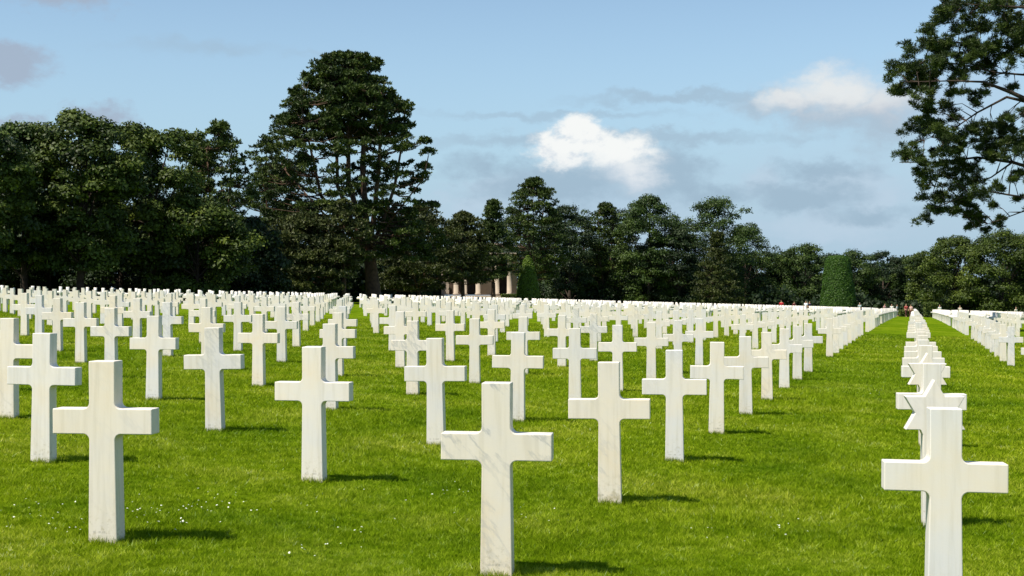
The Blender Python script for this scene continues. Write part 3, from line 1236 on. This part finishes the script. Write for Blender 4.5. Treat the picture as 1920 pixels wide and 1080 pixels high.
# trees round the tall pine's foot
T(565, 395, 230, 50, 'pine', 'low spreading olive pine in front of the tall pine, left side', 31, mat=PINE_OLIVE, npad=120, padr=0.2, per=14, base=0.1, tlen=0.32, stems=2, hollow=0.2)
T(645, 372, 120, 50, 'pine', 'small olive pine in front of the tall pine trunk', 32, mat=PINE_OLIVE, npad=60, padr=0.24, per=14, base=0.35, tlen=0.32, stems=1, hollow=0.2)
T(785, 380, 190, 62, 'pine', 'olive pine right of the tall pine trunk', 33, mat=PINE_OLIVE, npad=120, padr=0.2, per=13, base=0.14, tlen=0.34, stems=2, hollow=0.2)
T(868, 395, 130, 66, 'pine', 'olive pine standing in front of the stone memorial, left part', 34, mat=PINE_OLIVE, npad=130, padr=0.22, per=15, base=0.24, tlen=0.34, stems=1, hollow=0.2)
T(925, 372, 110, 70, 'pine', 'small dark pine with pointed top in front of the stone memorial', 35, npad=100, padr=0.26, per=13, base=0.24, tlen=0.34, table=CONE, stems=1, hollow=0.2)
T(1002, 330, 125, 78, 'pine', 'dark umbrella-topped pine right of the stone memorial', 36, npad=150, padr=0.2, per=11, base=0.22, tlen=0.38, stems=3, hollow=0.35)
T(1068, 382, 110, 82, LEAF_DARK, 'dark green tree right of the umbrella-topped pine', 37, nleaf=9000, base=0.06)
T(1135, 376, 100, 84, 'pine', 'dark pine with two small peaks in the far belt', 38, npad=100, padr=0.24, per=11, base=0.1, tlen=0.38, stems=2, hollow=0.2)
T(1215, 364, 140, 82, LEAF_GREEN, 'green tree with a narrow raised top in the far belt', 39, nleaf=11000, table=DOME, base=0.08, nlobe=120)
T(1345, 368, 150, 84, LEAF_GREEN, 'round bright green tree, tallest of the far right belt', 40, nleaf=13000, base=0.08, nlobe=110)
T(1345, 432, 115, 78, 'pine', 'olive cone-shaped pine in front of the round bright tree', 41, mat=PINE_OLIVE, npad=110, padr=0.2, per=12, base=0.04, table=CONE, tlen=0.36, stems=1, hollow=0.2)
T(1270, 425, 120, 82, LEAF_DARK, 'dark low tree between the narrow-topped tree and the round bright tree', 42, nleaf=7000, base=0.05)
T(1425, 468, 90, 90, LEAF_DARK, 'small dark tree just right of the round bright tree', 43, nleaf=6000, base=0.05)
T(1505, 456, 130, 88, LEAF_GREEN, 'rounded green tree left of the tall clipped yew', 44, nleaf=9000, base=0.05)
T(1600, 468, 110, 92, LEAF_GREEN, 'low rounded tree right behind the tall clipped yew', 45, nleaf=7000, base=0.05)
T(1655, 470, 95, 94, LEAF_DARK, 'low dark tree right of the tall clipped yew', 46, nleaf=7000, base=0.05)
T(1715, 478, 90, 94, LEAF_GREEN, 'lowest tree of the far belt, above the file of stars', 47, nleaf=7000, base=0.05)
T(1785, 442, 130, 80, LEAF_OLIVE, 'olive tree at far right below the hanging pine branches', 48, nleaf=11000, base=0.05)
T(1880, 430, 160, 78, LEAF_OLIVE, 'broad olive tree at the right edge of the picture', 49, nleaf=13000, base=0.05)
T(1960, 420, 150, 80, LEAF_GREEN, 'green tree partly outside the right edge of the picture', 50, nleaf=9000, base=0.05)


def thicket(name, pts, hlow, hhigh, n, leaf, mat, label, seed, thick=6.0):
    g = np.random.default_rng(seed)
    P = np.array([[*spot(px, Z)] for px, Z in pts])
    seg = g.integers(0, len(P) - 1, n)
    ln = np.linalg.norm(P[1:] - P[:-1], axis=1)
    seg = g.choice(len(P) - 1, n, p=ln / ln.sum())
    t = g.random(n)[:, None]
    base = P[seg] * (1 - t) + P[seg + 1] * t
    dpt = g.normal(0, thick / 3, n)
    hmax = hlow + (hhigh - hlow) * (0.5 + 0.5 * np.sin(base[:, 0] * 0.35 + 1.7 * np.sin(base[:, 0] * 0.13)))
    hmax *= 0.85 + 0.3 * g.random(n)
    z = base[:, 2] + hmax * g.random(n) ** 0.8
    pos = np.stack([base[:, 0] + g.normal(0, 0.5, n), base[:, 1] + dpt, z], 1)
    nr = g.normal(0, 1, (n, 3)) + np.array([0, -0.8, 0.3])
    me = leaves_mesh(name, pos, nr, leaf, np.clip(g.normal(0.35, 0.2, n), 0, 1), g, mat)
    o = link(name, me, mat)
    tag(o, label, 'woodland', kind='stuff')
    return o


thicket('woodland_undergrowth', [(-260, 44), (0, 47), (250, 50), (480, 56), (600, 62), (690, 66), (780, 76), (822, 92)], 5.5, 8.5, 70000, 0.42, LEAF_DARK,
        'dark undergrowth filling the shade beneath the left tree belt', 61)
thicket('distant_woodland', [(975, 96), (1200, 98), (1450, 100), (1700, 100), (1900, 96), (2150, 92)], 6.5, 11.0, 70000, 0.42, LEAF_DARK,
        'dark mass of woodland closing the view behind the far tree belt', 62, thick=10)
thicket('shrub_border', [(1000, 84), (1250, 84), (1450, 84), (1700, 84), (1950, 80), (2100, 78)], 2.0, 4.0, 22000, 0.4, LEAF_DARK,
        'low dark shrubs along the far end of the lawn', 63, thick=5)


# ------------------------------------------------------------------ pine reaching in from the right
def right_pine():
    Z0 = 29.0
    px0 = 2120
    loc = spot(px0, Z0)
    m = wid(1, Z0)
    root = empty('pine_tree', loc)
    tag(root, 'large pine reaching in from the upper right edge with spiky dark branches', 'tree')
    g = np.random.default_rng(99)
    gz = loc.z
    eye = EYE
    zo = lambda py: eye - (py - 540) * m - gz
    P = lambda px, py, d=0.0: np.array([(px - px0) * m, d, zo(py)])
    tr = 0.55
    mb = MB()
    mb.tube([P(px0, 620), P(px0 - 2, 500), P(px0 - 6, 250), P(px0 + 5, 20), P(px0 + 10, -260)], [tr * 1.3, tr, tr * 0.85, tr * 0.55, tr * 0.12], 12)
    limbs = [
        ([(2115, 330, 0), (2010, 255, -.6), (1930, 200, -1), (1880, 178, -1.1), (1830, 160, -1.2), (1770, 158, -1.2), (1690, 160, -1.2)], [.26, .2, .17, .13, .08, .05, .02]),
        ([(1930, 200, -1), (1880, 185, -.6), (1830, 212, -.2), (1790, 240, 0), (1735, 262, .2)], [.13, .09, .06, .04, .015]),
        ([(2115, 180, 0), (2000, 120, .4), (1900, 85, .8), (1830, 75, 1), (1740, 70, 1)], [.22, .16, .11, .07, .02]),
        ([(2118, 60, 0), (2000, 30, -.5), (1900, 20, -.9), (1800, 15, -1)], [.2, .14, .08, .02]),
        ([(2115, 400, 0), (2000, 330, .8), (1915, 300, 1.3), (1850, 290, 1.5), (1770, 300, 1.5), (1700, 300, 1.4)], [.2, .15, .11, .08, .05, .02]),
        ([(2112, 470, 0), (2020, 420, -.8), (1950, 385, -1.3), (1890, 372, -1.5), (1820, 360, -1.5), (1745, 390, -1.3)], [.18, .13, .09, .07, .05, .02]),
        ([(1950, 385, -1.3), (1900, 400, -1.1), (1860, 415, -1), (1820, 428, -.9)], [.06, .04, .03, .015]),
        ([(1915, 300, 1.3), (1870, 330, 1), (1820, 345, .8), (1760, 348, .7)], [.07, .05, .04, .015]),
        ([(2000, 120, .4), (1940, 140, .3), (1870, 135, .2), (1800, 120, .1), (1715, 110, 0)], [.1, .08, .06, .04, .015]),
        ([(2118, 0, 0), (2230, -40, .5), (2330, -60, .8)], [.2, .13, .04]),
        ([(2115, 250, 0), (2230, 180, -.5), (2350, 170, -.8)], [.22, .14, .04]),
        ([(2112, 380, 0), (2220, 330, .6), (2320, 330, 1)], [.2, .12, .04]),
        ([(2122, -100, 0), (2030, -150, .5), (1930, -170, .8)], [.18, .12, .04]),
    ]
    nodes = []
    for pts, rad in limbs:
        w = [P(a, b, c) for a, b, c in pts]
        mb.tube(w, [r * 0.85 for r in rad], 7)
        for a, b in zip(w, w[1:]):
            for q in np.linspace(0, 1, 5):
                nodes.append(a + (b - a) * q)
    nodes = np.array(nodes)
    spots = [(1790, 15, 24), (1835, 5, 24), (1880, 12, 24), (1915, 25, 22), (1735, 58, 18), (1768, 40, 20), (1800, 55, 22), (1845, 45, 24), (1890, 55, 22), (1918, 75, 18),
             (1712, 95, 18), (1745, 92, 20), (1780, 88, 22), (1820, 85, 22), (1862, 90, 20), (1895, 100, 16),
             (1676, 140, 17), (1700, 128, 17), (1728, 125, 19), (1762, 120, 20), (1800, 118, 18), (1692, 165, 17), (1718, 160, 18), (1748, 155, 18), (1780, 150, 15),
             (1702, 182, 12), (1735, 180, 12), (1838, 128, 14), (1875, 125, 12), (1910, 128, 14), (1770, 182, 10), (1850, 172, 9), (1905, 165, 12),
             (1725, 203, 13), (1712, 200, 9), (1745, 205, 10), (1735, 228, 15), (1738, 255, 16), (1765, 232, 18), (1792, 222, 16), (1815, 240, 15), (1850, 240, 15), (1885, 232, 14), (1912, 240, 18),
             (1762, 262, 18), (1790, 262, 17), (1725, 282, 15), (1692, 288, 15), (1708, 305, 15), (1745, 290, 16), (1780, 288, 14), (1822, 268, 12), (1905, 262, 16), (1870, 258, 12), (1890, 285, 12), (1915, 275, 16),
             (1712, 330, 8), (1722, 338, 8), (1735, 322, 8), (1800, 305, 14), (1830, 310, 14), (1790, 330, 14), (1855, 300, 12),
             (1756, 345, 12), (1780, 352, 15), (1808, 345, 16), (1838, 338, 14), (1745, 372, 15), (1770, 378, 15), (1738, 395, 14), (1733, 412, 11), (1762, 398, 13), (1800, 372, 16), (1792, 395, 12),
             (1825, 372, 12), (1850, 352, 8), (1876, 345, 7), (1900, 352, 8), (1890, 378, 6), (1860, 385, 5), (1915, 395, 6), (1852, 408, 6), (1840, 420, 6), (1872, 412, 6), (1818, 428, 7), (1898, 418, 7), (1880, 428, 5),
             (1912, 330, 12), (1822, 405, 6)]
    pads = []
    main = []
    xl = lambda y: np.interp(y, [0, 50, 90, 140, 185, 200, 225, 260, 290, 330, 345, 380, 415, 430],
                             [1768, 1728, 1708, 1674, 1700, 1722, 1732, 1722, 1700, 1716, 1758, 1740, 1745, 1805])
    holes = [(1868, 195, 36, 18), (1812, 162, 22, 12), (1905, 175, 22, 12), (1815, 200, 25, 10), (1875, 318, 26, 12), (1800, 318, 24, 8), (1700, 230, 30, 20),
             (1850, 262, 14, 8), (1900, 205, 20, 14), (1760, 325, 20, 8)]
    k_ = 0
    while k_ < 125:
        py = g.uniform(-10, 415)
        px = g.uniform(1660, 1935)
        if px < xl(max(py, 0)) + 8 or (py > 340 and px > 1840) or any(((px - a_) / c_) ** 2 + ((py - b_) / d_) ** 2 < 1 for a_, b_, c_, d_ in holes):
            continue
        spots.append((px, py, g.uniform(7, 13)))
        k_ += 1
    for px, py, r in spots:
        d = g.normal(0, 1.3)
        p = P(px, py, d)
        pads.append((p[0], p[1], p[2], r * m * 0.85))
        main.append(len(pads) - 1)
        for _k in range(3):
            q = p + g.normal(0, 0.75, 3) * r * m * np.array([1, 1.2, 0.8])
            pads.append((q[0], q[1], q[2], r * m * g.uniform(0.45, 0.75)))
    # unseen rest of the crown, to the right of the frame
    for _ in range(170):
        px = g.uniform(1945, 2400)
        py = g.uniform(-330, 440)
        if (px - 2150) ** 2 / 260 ** 2 + (py - 60) ** 2 / 400 ** 2 > 1:
            continue
        p = P(px, py, g.uniform(-5, 5))
        pads.append((p[0], p[1], p[2], g.uniform(16, 30) * m))
    cc, tone = [], []
    for (x, y, z, r) in pads:
        n = max(6, int(120 * r * r))
        d = g.normal(0, 1, (n, 3))
        d /= np.linalg.norm(d, axis=1, keepdims=True)
        rr = r * g.random(n) ** 0.45
        cc.append(np.array([x, y, z]) + d * rr[:, None] * np.array([1.1, 1.1, 0.7]))
        tone.append(np.clip(np.full(n, g.normal(0.36, 0.14)) + g.normal(0, 0.16, n), 0, 1))
    cc = np.concatenate(cc)
    tone = np.concatenate(tone)
    nper = 22
    V, n = tufts(cc, nper, 0.24, g, 0.7, 0.075)
    me = np_mesh('crown', V, np.arange(n * 4).reshape(n, 4), 4, np.repeat(np.repeat(tone, nper), 4))
    link('crown', me, PINE, root)
    for q_ in main:
        x, y, z, r = pads[q_]
        c = np.array([x, y, z])
        rel = nodes - c
        dd = np.linalg.norm(rel * np.array([0.8, 1, 1.5]), axis=1) + np.where(rel[:, 0] < -0.1, 1.5, 0)
        p = nodes[dd.argmin()]
        ln = np.linalg.norm(p - c)
        if ln > 3.2:
            continue
        mid = (p + c) / 2 + np.array([0, 0, 0.10 * ln]) + g.normal(0, 0.06, 3)
        mb.tube([p, mid, c], [0.02 + 0.008 * ln, 0.018, 0.008], 5, cap=False)
        for _ in range(2):
            e = c + g.normal(0, 1, 3) * r * np.array([0.8, 0.8, 0.35])
            mb.tube([mid, (mid + e) / 2 + g.normal(0, 0.04, 3), e], [0.014, 0.010, 0.006], 4, cap=False)
    mb.build('trunk', BARK, root)


right_pine()


for px, top, w, Z, kd, lab, sd in (
        (965, 402, 120, 93, LEAF_DARK, 'dark tree half hidden between the pointed pine and the umbrella-topped pine', 201),
        (1040, 405, 120, 88, LEAF_GREEN, 'green tree filling in behind the right flank of the umbrella-topped pine', 206),
        (1100, 392, 110, 86, LEAF_GREEN, 'green tree just left of the pine with two small peaks', 202),
        (1172, 388, 105, 88, LEAF_DARK, 'dark tree just right of the pine with two small peaks', 203),
        (1262, 408, 110, 88, LEAF_GREEN, 'green tree hidden low behind the narrow-topped tree', 204),
        (1400, 425, 120, 88, LEAF_GREEN, 'green tree on the right shoulder of the round bright tree', 205),
        (1460, 474, 100, 96, LEAF_GREEN, 'low green tree behind the visitors in the far belt', 207),
        (1560, 474, 120, 97, LEAF_DARK, 'low dark tree behind the left side of the tall clipped yew', 208),
        (1740, 470, 90, 88, LEAF_OLIVE, 'low olive tree left of the two broad trees at far right', 209),
        (350, 240, 150, 46, LEAF_OLIVE, 'olive tree between the gappy crown and the bumpy pine', 210),
        (90, 250, 200, 46, LEAF_GREEN, 'green tree behind the two leftmost rounded crowns', 211),
        (540, 300, 150, 60, LEAF_DARK, 'dark tree standing behind the lower left of the tall pine', 212),
        (765, 400, 120, 72, LEAF_DARK, 'dark tree behind the olive pine right of the tall trunk', 213)):
    T(px, top, w, Z, kd, lab, sd, nleaf=7000, base=0.05)


# ------------------------------------------------------------------ clipped yews and hedges
def clipped(name, loc, r0, r1, h, label, cat, mat, seed, n=16000, leaf=0.16, flat_top=True):
    g = np.random.default_rng(seed)
    root = empty(name, loc)
    tag(root, label, cat)
    core = MB()
    if flat_top:
        core.tube([(0, 0, -0.1), (0, 0, h * 0.3), (0, 0, h * 0.93), (0, 0, h * 0.975)], [r0 * 0.95, (r0 * .66 + r1 * .34) * 0.95, r1 * 0.93, r1 * 0.6], 24)
    else:
        core.tube([(0, 0, -0.1), (0, 0, h * 0.3), (0, 0, h * 0.75), (0, 0, h * 0.97)], [r0 * 0.94, r0 * 0.8, r0 * 0.46, r1 * 0.3], 24)
    t = g.random(n)
    a = g.uniform(0, 2 * math.pi, n)
    if flat_top:
        rr = np.interp(t, [0, 0.9, 0.96, 1.0], [r0, r1 * 1.02, r1 * 0.93, r1 * 0.72])
    else:
        rr = np.interp(t, [0, 0.3, 0.75, 0.93, 1.0], [r0, r0 * 0.86, r0 * 0.52, r1 * 0.8, r1 * 0.25])
    top = g.random(n) < 0.12
    rr = rr * (1 + 0.025 * np.sin(a * 3 + t * 7) + 0.02 * np.sin(a * 7 - t * 19))
    rad = np.where(top, r1 * (0.85 if flat_top else 0.45) * np.sqrt(g.random(n)), rr + g.normal(0, 0.04, n))
    z = np.where(top, h * 0.995 - 0.12 * h * 0.3 * (rad / r1) ** 2 + g.normal(0, 0.05, n), t * h)
    pos = np.stack([rad * np.cos(a), rad * np.sin(a), z], 1)
    nr = np.stack([np.cos(a), np.sin(a), np.where(top, 2.0, 0.3)], 1)
    me = leaves_mesh('foliage', pos, nr, leaf, np.clip(g.normal(0.42, 0.2, n), 0, 1), g, mat)
    link('foliage', me, mat, root)
    core.build('inner_growth', LEAF_DARK, root)
    return root


Zy = 70
clipped('clipped_yew', spot(1571, Zy), wid(35, Zy), wid(22, Zy), hgt(1571, 480, Zy), 'tall dark green yew clipped to a flat-topped tapering column', 'clipped tree', YEW, 71, 42000, 0.11)
Zc = 72
clipped('clipped_yew', spot(990, Zc), wid(24, Zc), wid(9, Zc), hgt(990, 480, Zc), 'bright green yew clipped to a narrow cone beside the stone memorial', 'clipped tree', YEW_BRIGHT, 72, 24000, 0.11, flat_top=False)


def hedge(px0, px1, top, Z, label, seed, mat, dep=1.2):
    g = np.random.default_rng(seed)
    loc = spot((px0 + px1) / 2, Z)
    W = wid(px1 - px0, Z)
    H = hgt((px0 + px1) / 2, top, Z)
    n = int(2500 + 900 * W)
    pos = np.stack([g.uniform(-W / 2, W / 2, n), g.uniform(-dep / 2, dep / 2, n), g.random(n) ** 0.7 * H], 1)
    side = g.integers(0, 3, n)
    pos[side == 0, 1] = -dep / 2 + g.normal(0, 0.04, (side == 0).sum())
    pos[side == 1, 2] = H + g.normal(0, 0.04, (side == 1).sum())
    me = leaves_mesh('hedge', pos, np.tile([0.0, -0.7, 0.6], (n, 1)), 0.16, np.clip(g.normal(0.45, 0.2, n), 0, 1), g, mat)
    o = link('hedge', me, mat, loc=loc)
    tag(o, label, 'hedge')


hedge(1733, 1756, 569, 69, 'low olive hedge right of the far end of the star markers file', 81, LEAF_OLIVE)
hedge(1686, 1712, 583, 68, 'low reddish green hedge left of the far end of the star markers file', 82, LEAF_OLIVE)
hedge(940, 968, 553, 73, 'low olive hedge at the foot of the stone memorial', 83, LEAF_OLIVE)


# ------------------------------------------------------------------ stone memorial behind the pines
def memorial():
    stone = plain_mat('memorial_stone', (0.36, 0.27, 0.20), 0.8, 0.12, 1.2)
    pale = plain_mat('memorial_pale_stone', (0.40, 0.33, 0.26), 0.8, 0.1, 1.2)
    darkm = plain_mat('memorial_interior', (0.10, 0.07, 0.05), 0.9, 0.3, 1.0)
    Z = 84
    px0 = 900
    loc = spot(px0, Z)
    m = wid(1, Z)
    root = empty('stone_memorial', loc)
    tag(root, 'pale stone memorial colonnade with tall pillars half hidden behind the pines', 'building')
    zo = lambda py: EYE - (py - 540) * m - loc.z
    X = lambda px: (px - px0) * m
    top = zo(477)
    # steps
    mb = MB(); mb.box(X(898), 0, zo(556) / 2 - 0.2, X(975) - X(820), 9, zo(556) + 0.4); mb.box(X(898), 0, zo(553) / 2 - 0.1, X(972) - X(823), 8, zo(553))
    mb.build('steps', pale, root, smooth=False)
    b0 = zo(553)
    # back wall and side walls
    mb = MB(); mb.box(X(898), 3.4, (top + b0) / 2, X(966) - X(828), 0.5, top - b0)
    mb.build('back_wall', darkm, root, smooth=False)
    for a, b in ((828, 842), (900, 930), (959, 969)):
        mb = MB(); mb.box(X((a + b) / 2), 0.1, (top + b0) / 2, (b - a) * m, 1.2, top - b0)
        w = mb.build('wall', stone if a != 828 else pale, root, smooth=False)
    # pillars
    for px in (856, 872, 897, 932, 955):
        mb = MB()
        mb.tube([(X(px), -2.2, b0 + 0.003), (X(px), -2.2, b0 + 0.3), (X(px), -2.2, b0 + 0.31), (X(px), -2.2, top - 0.5), (X(px), -2.2, top - 0.45), (X(px), -2.2, top)],
                [0.5, 0.5, 0.4, 0.36, 0.48, 0.48], 16)
        mb.build('pillar', pale, root)
    mb = MB(); mb.box(X(898), 0.3, top + 0.5, X(972) - X(824), 6.6, 1.0); mb.box(X(898), 0.3, top + 1.13, X(975) - X(821), 7.2, 0.25)
    mb.build('entablature', pale, root, smooth=False)
    mb = MB(); mb.box(X(898), 0.3, top + 1.5, X(955) - X(840), 5.5, 0.5)
    mb.build('roof', pale, root, smooth=False)
    bpy.context.view_layer.update()


memorial()


# ------------------------------------------------------------------ visitors
def skin_chain(name, joints, edges, mat, parent, sub=1, root_i=0):
    me = bpy.data.meshes.new(name)
    me.from_pydata([j[:3] for j in joints], edges, [])
    o = bpy.data.objects.new(name, me)
    C.objects.link(o)
    md = o.modifiers.new('skin', 'SKIN')
    for i, j in enumerate(joints):
        me.skin_vertices[0].data[i].radius = (j[3], j[4] if len(j) > 4 else j[3])
    me.skin_vertices[0].data[root_i].use_root = True
    s = o.modifiers.new('sub', 'SUBSURF')
    s.levels = s.render_levels = sub
    me.materials.append(mat)
    o.parent = parent
    return o


SKIN = plain_mat('skin', (0.48, 0.28, 0.19), 0.6, 0.05)


def person(px, Z, label, shirt, trousers, hair, rot=0.0, height=1.72, bag=None, stride=0.10, arm_out=0.06, group='visitors standing at the far end of the lawn'):
    k = height / 1.72
    loc = spot(px, Z)
    root = empty('person', loc)
    root.rotation_euler = (0, 0, rot)
    tag(root, label, 'person', group)
    s = stride
    J = [(0, 0, .95, .13, .10), (0, 0, 1.15, .12, .09), (0, 0, 1.36, .15, .095), (0, 0, 1.46, .06, .055), (0, -.01, 1.53, .05, .052), (0, -.01, 1.60, .072, .088), (0, -.005, 1.67, .068, .082),
         (-.17, 0, 1.38, .055), (-.22 - arm_out * .3, .02, 1.12, .04), (-.23 - arm_out, -.05, .90, .03), (-.23 - arm_out, -.07, .82, .032, .018),
         (.17, 0, 1.38, .055), (.22 + arm_out * .3, .02, 1.12, .04), (.23 + arm_out, -.05, .90, .03), (.23 + arm_out, -.07, .82, .032, .018),
         (-.09, 0, .90, .085), (-.10, -s, .50, .055), (-.10, -s * 1.2, .09, .04), (-.10, -s * 1.2 - .15, .035, .04, .03),
         (.09, 0, .90, .085), (.10, s * .6, .50, .055), (.10, s * 1.4, .09, .04), (.10, s * 1.4 - .15, .035, .04, .03)]
    J = [tuple(v * k for v in j) for j in J]
    E = [(0, 1), (1, 2), (2, 3), (3, 4), (4, 5), (5, 6), (2, 7), (7, 8), (8, 9), (9, 10), (2, 11), (11, 12), (12, 13), (13, 14), (0, 15), (15, 16), (16, 17), (17, 18), (0, 19), (19, 20), (20, 21), (21, 22)]
    skin_chain('body', J, E, SKIN, root)
    ms = plain_mat('shirt_cloth', shirt, 0.8, 0.12)
    mt = plain_mat('trouser_cloth', trousers, 0.8, 0.12)
    mh = plain_mat('hair', hair, 0.7, 0.2)
    g = 1.12
    T_ = [(0, 0, .93, .155, .125), (0, 0, 1.15, .145, .115), (0, 0, 1.37, .17, .115), (0, 0, 1.44, .085, .08), (-.175, 0, 1.38, .07), (-.22 - arm_out * .3, .02, 1.14, .055), (.175, 0, 1.38, .07), (.22 + arm_out * .3, .02, 1.14, .055)]
    skin_chain('shirt', [tuple(v * k for v in j) for j in T_], [(0, 1), (1, 2), (2, 3), (2, 4), (4, 5), (2, 6), (6, 7)], ms, root)
    L_ = [(0, 0, .97, .15, .12), (-.09, 0, .88, .10), (-.10, -s, .50, .07), (-.10, -s * 1.2, .12, .055), (.09, 0, .88, .10), (.10, s * .6, .50, .07), (.10, s * 1.4, .12, .055)]
    skin_chain('trousers', [tuple(v * k for v in j) for j in L_], [(0, 1), (1, 2), (2, 3), (0, 4), (4, 5), (5, 6)], mt, root)
    H_ = [(0, .03, 1.60, .07, .07), (0, .012, 1.69, .078, .09), (0, .0, 1.725, .05, .06)]
    skin_chain('hair', [tuple(v * k for v in j) for j in H_], [(0, 1), (1, 2)], mh, root)
    if bag:
        mbp = plain_mat('rucksack_cloth', bag, 0.8, 0.1)
        b = skin_chain('rucksack', [(0, .2 * k, 1.05 * k, .14, .09), (0, .2 * k, 1.34 * k, .13, .08)], [(0, 1)], mbp, None)
        b.parent = root
        b['label'] = 'dark rucksack'
    return root


person(1465, 66.4, 'person in a red shirt with arms out among the far crosses', (0.45, 0.02, 0.03), (0.05, 0.05, 0.08), (0.10, 0.06, 0.04), 2.9, 1.76, arm_out=0.16)
person(1489, 68.5, 'person in a dark red top right of the red-shirted visitor', (0.13, 0.01, 0.02), (0.03, 0.03, 0.04), (0.04, 0.03, 0.02), 0.4, 1.66)
person(1511, 66.6, 'person in a white shirt beside a dark-clothed companion', (0.75, 0.77, 0.85), (0.16, 0.25, 0.45), (0.06, 0.04, 0.03), -0.5, 1.76)
person(1518, 68.0, 'person in dark navy clothes right behind the white-shirted visitor', (0.02, 0.02, 0.06), (0.02, 0.02, 0.03), (0.03, 0.02, 0.02), 0.2, 1.74)
person(1612, 72.5, 'person in pale blue-grey clothing just right of the flat-topped yew', (0.42, 0.50, 0.52), (0.3, 0.33, 0.35), (0.35, 0.33, 0.3), 0.0, 1.80)
person(1659, 70.5, 'person in a pink top between the flat-topped yew and the red couple', (0.6, 0.33, 0.33), (0.1, 0.09, 0.1), (0.08, 0.05, 0.03), 0.6)
person(1672, 72, 'person in a white top right of the pink-topped visitor', (0.66, 0.68, 0.66), (0.2, 0.2, 0.22), (0.2, 0.15, 0.1), -0.3)
person(1682, 73, 'person in a light grey top, third of the far group', (0.5, 0.52, 0.55), (0.15, 0.15, 0.17), (0.05, 0.04, 0.03), 0.9)
person(1699, 66.8, 'person in a brick red top at the far end left of the star file', (0.38, 0.06, 0.06), (0.09, 0.03, 0.03), (0.2, 0.1, 0.06), 0.2)
person(1708, 67.2, 'person in a pinkish shirt beside the brick red one', (0.55, 0.36, 0.32), (0.12, 0.04, 0.03), (0.1, 0.06, 0.04), -0.6, 1.66)
person(1762, 66.9, 'person in white clothes right of the low olive hedge', (0.74, 0.74, 0.70), (0.45, 0.42, 0.36), (0.3, 0.22, 0.16), 0.3)
person(1800, 66.9, 'person in a beige top far right above the crosses', (0.5, 0.46, 0.38), (0.16, 0.15, 0.14), (0.12, 0.09, 0.06), -0.4, 1.70)
person(1905, 66.0, 'person in a cream top near the right edge above the crosses', (0.62, 0.58, 0.48), (0.2, 0.18, 0.16), (0.2, 0.14, 0.1), 0.5, 1.70)
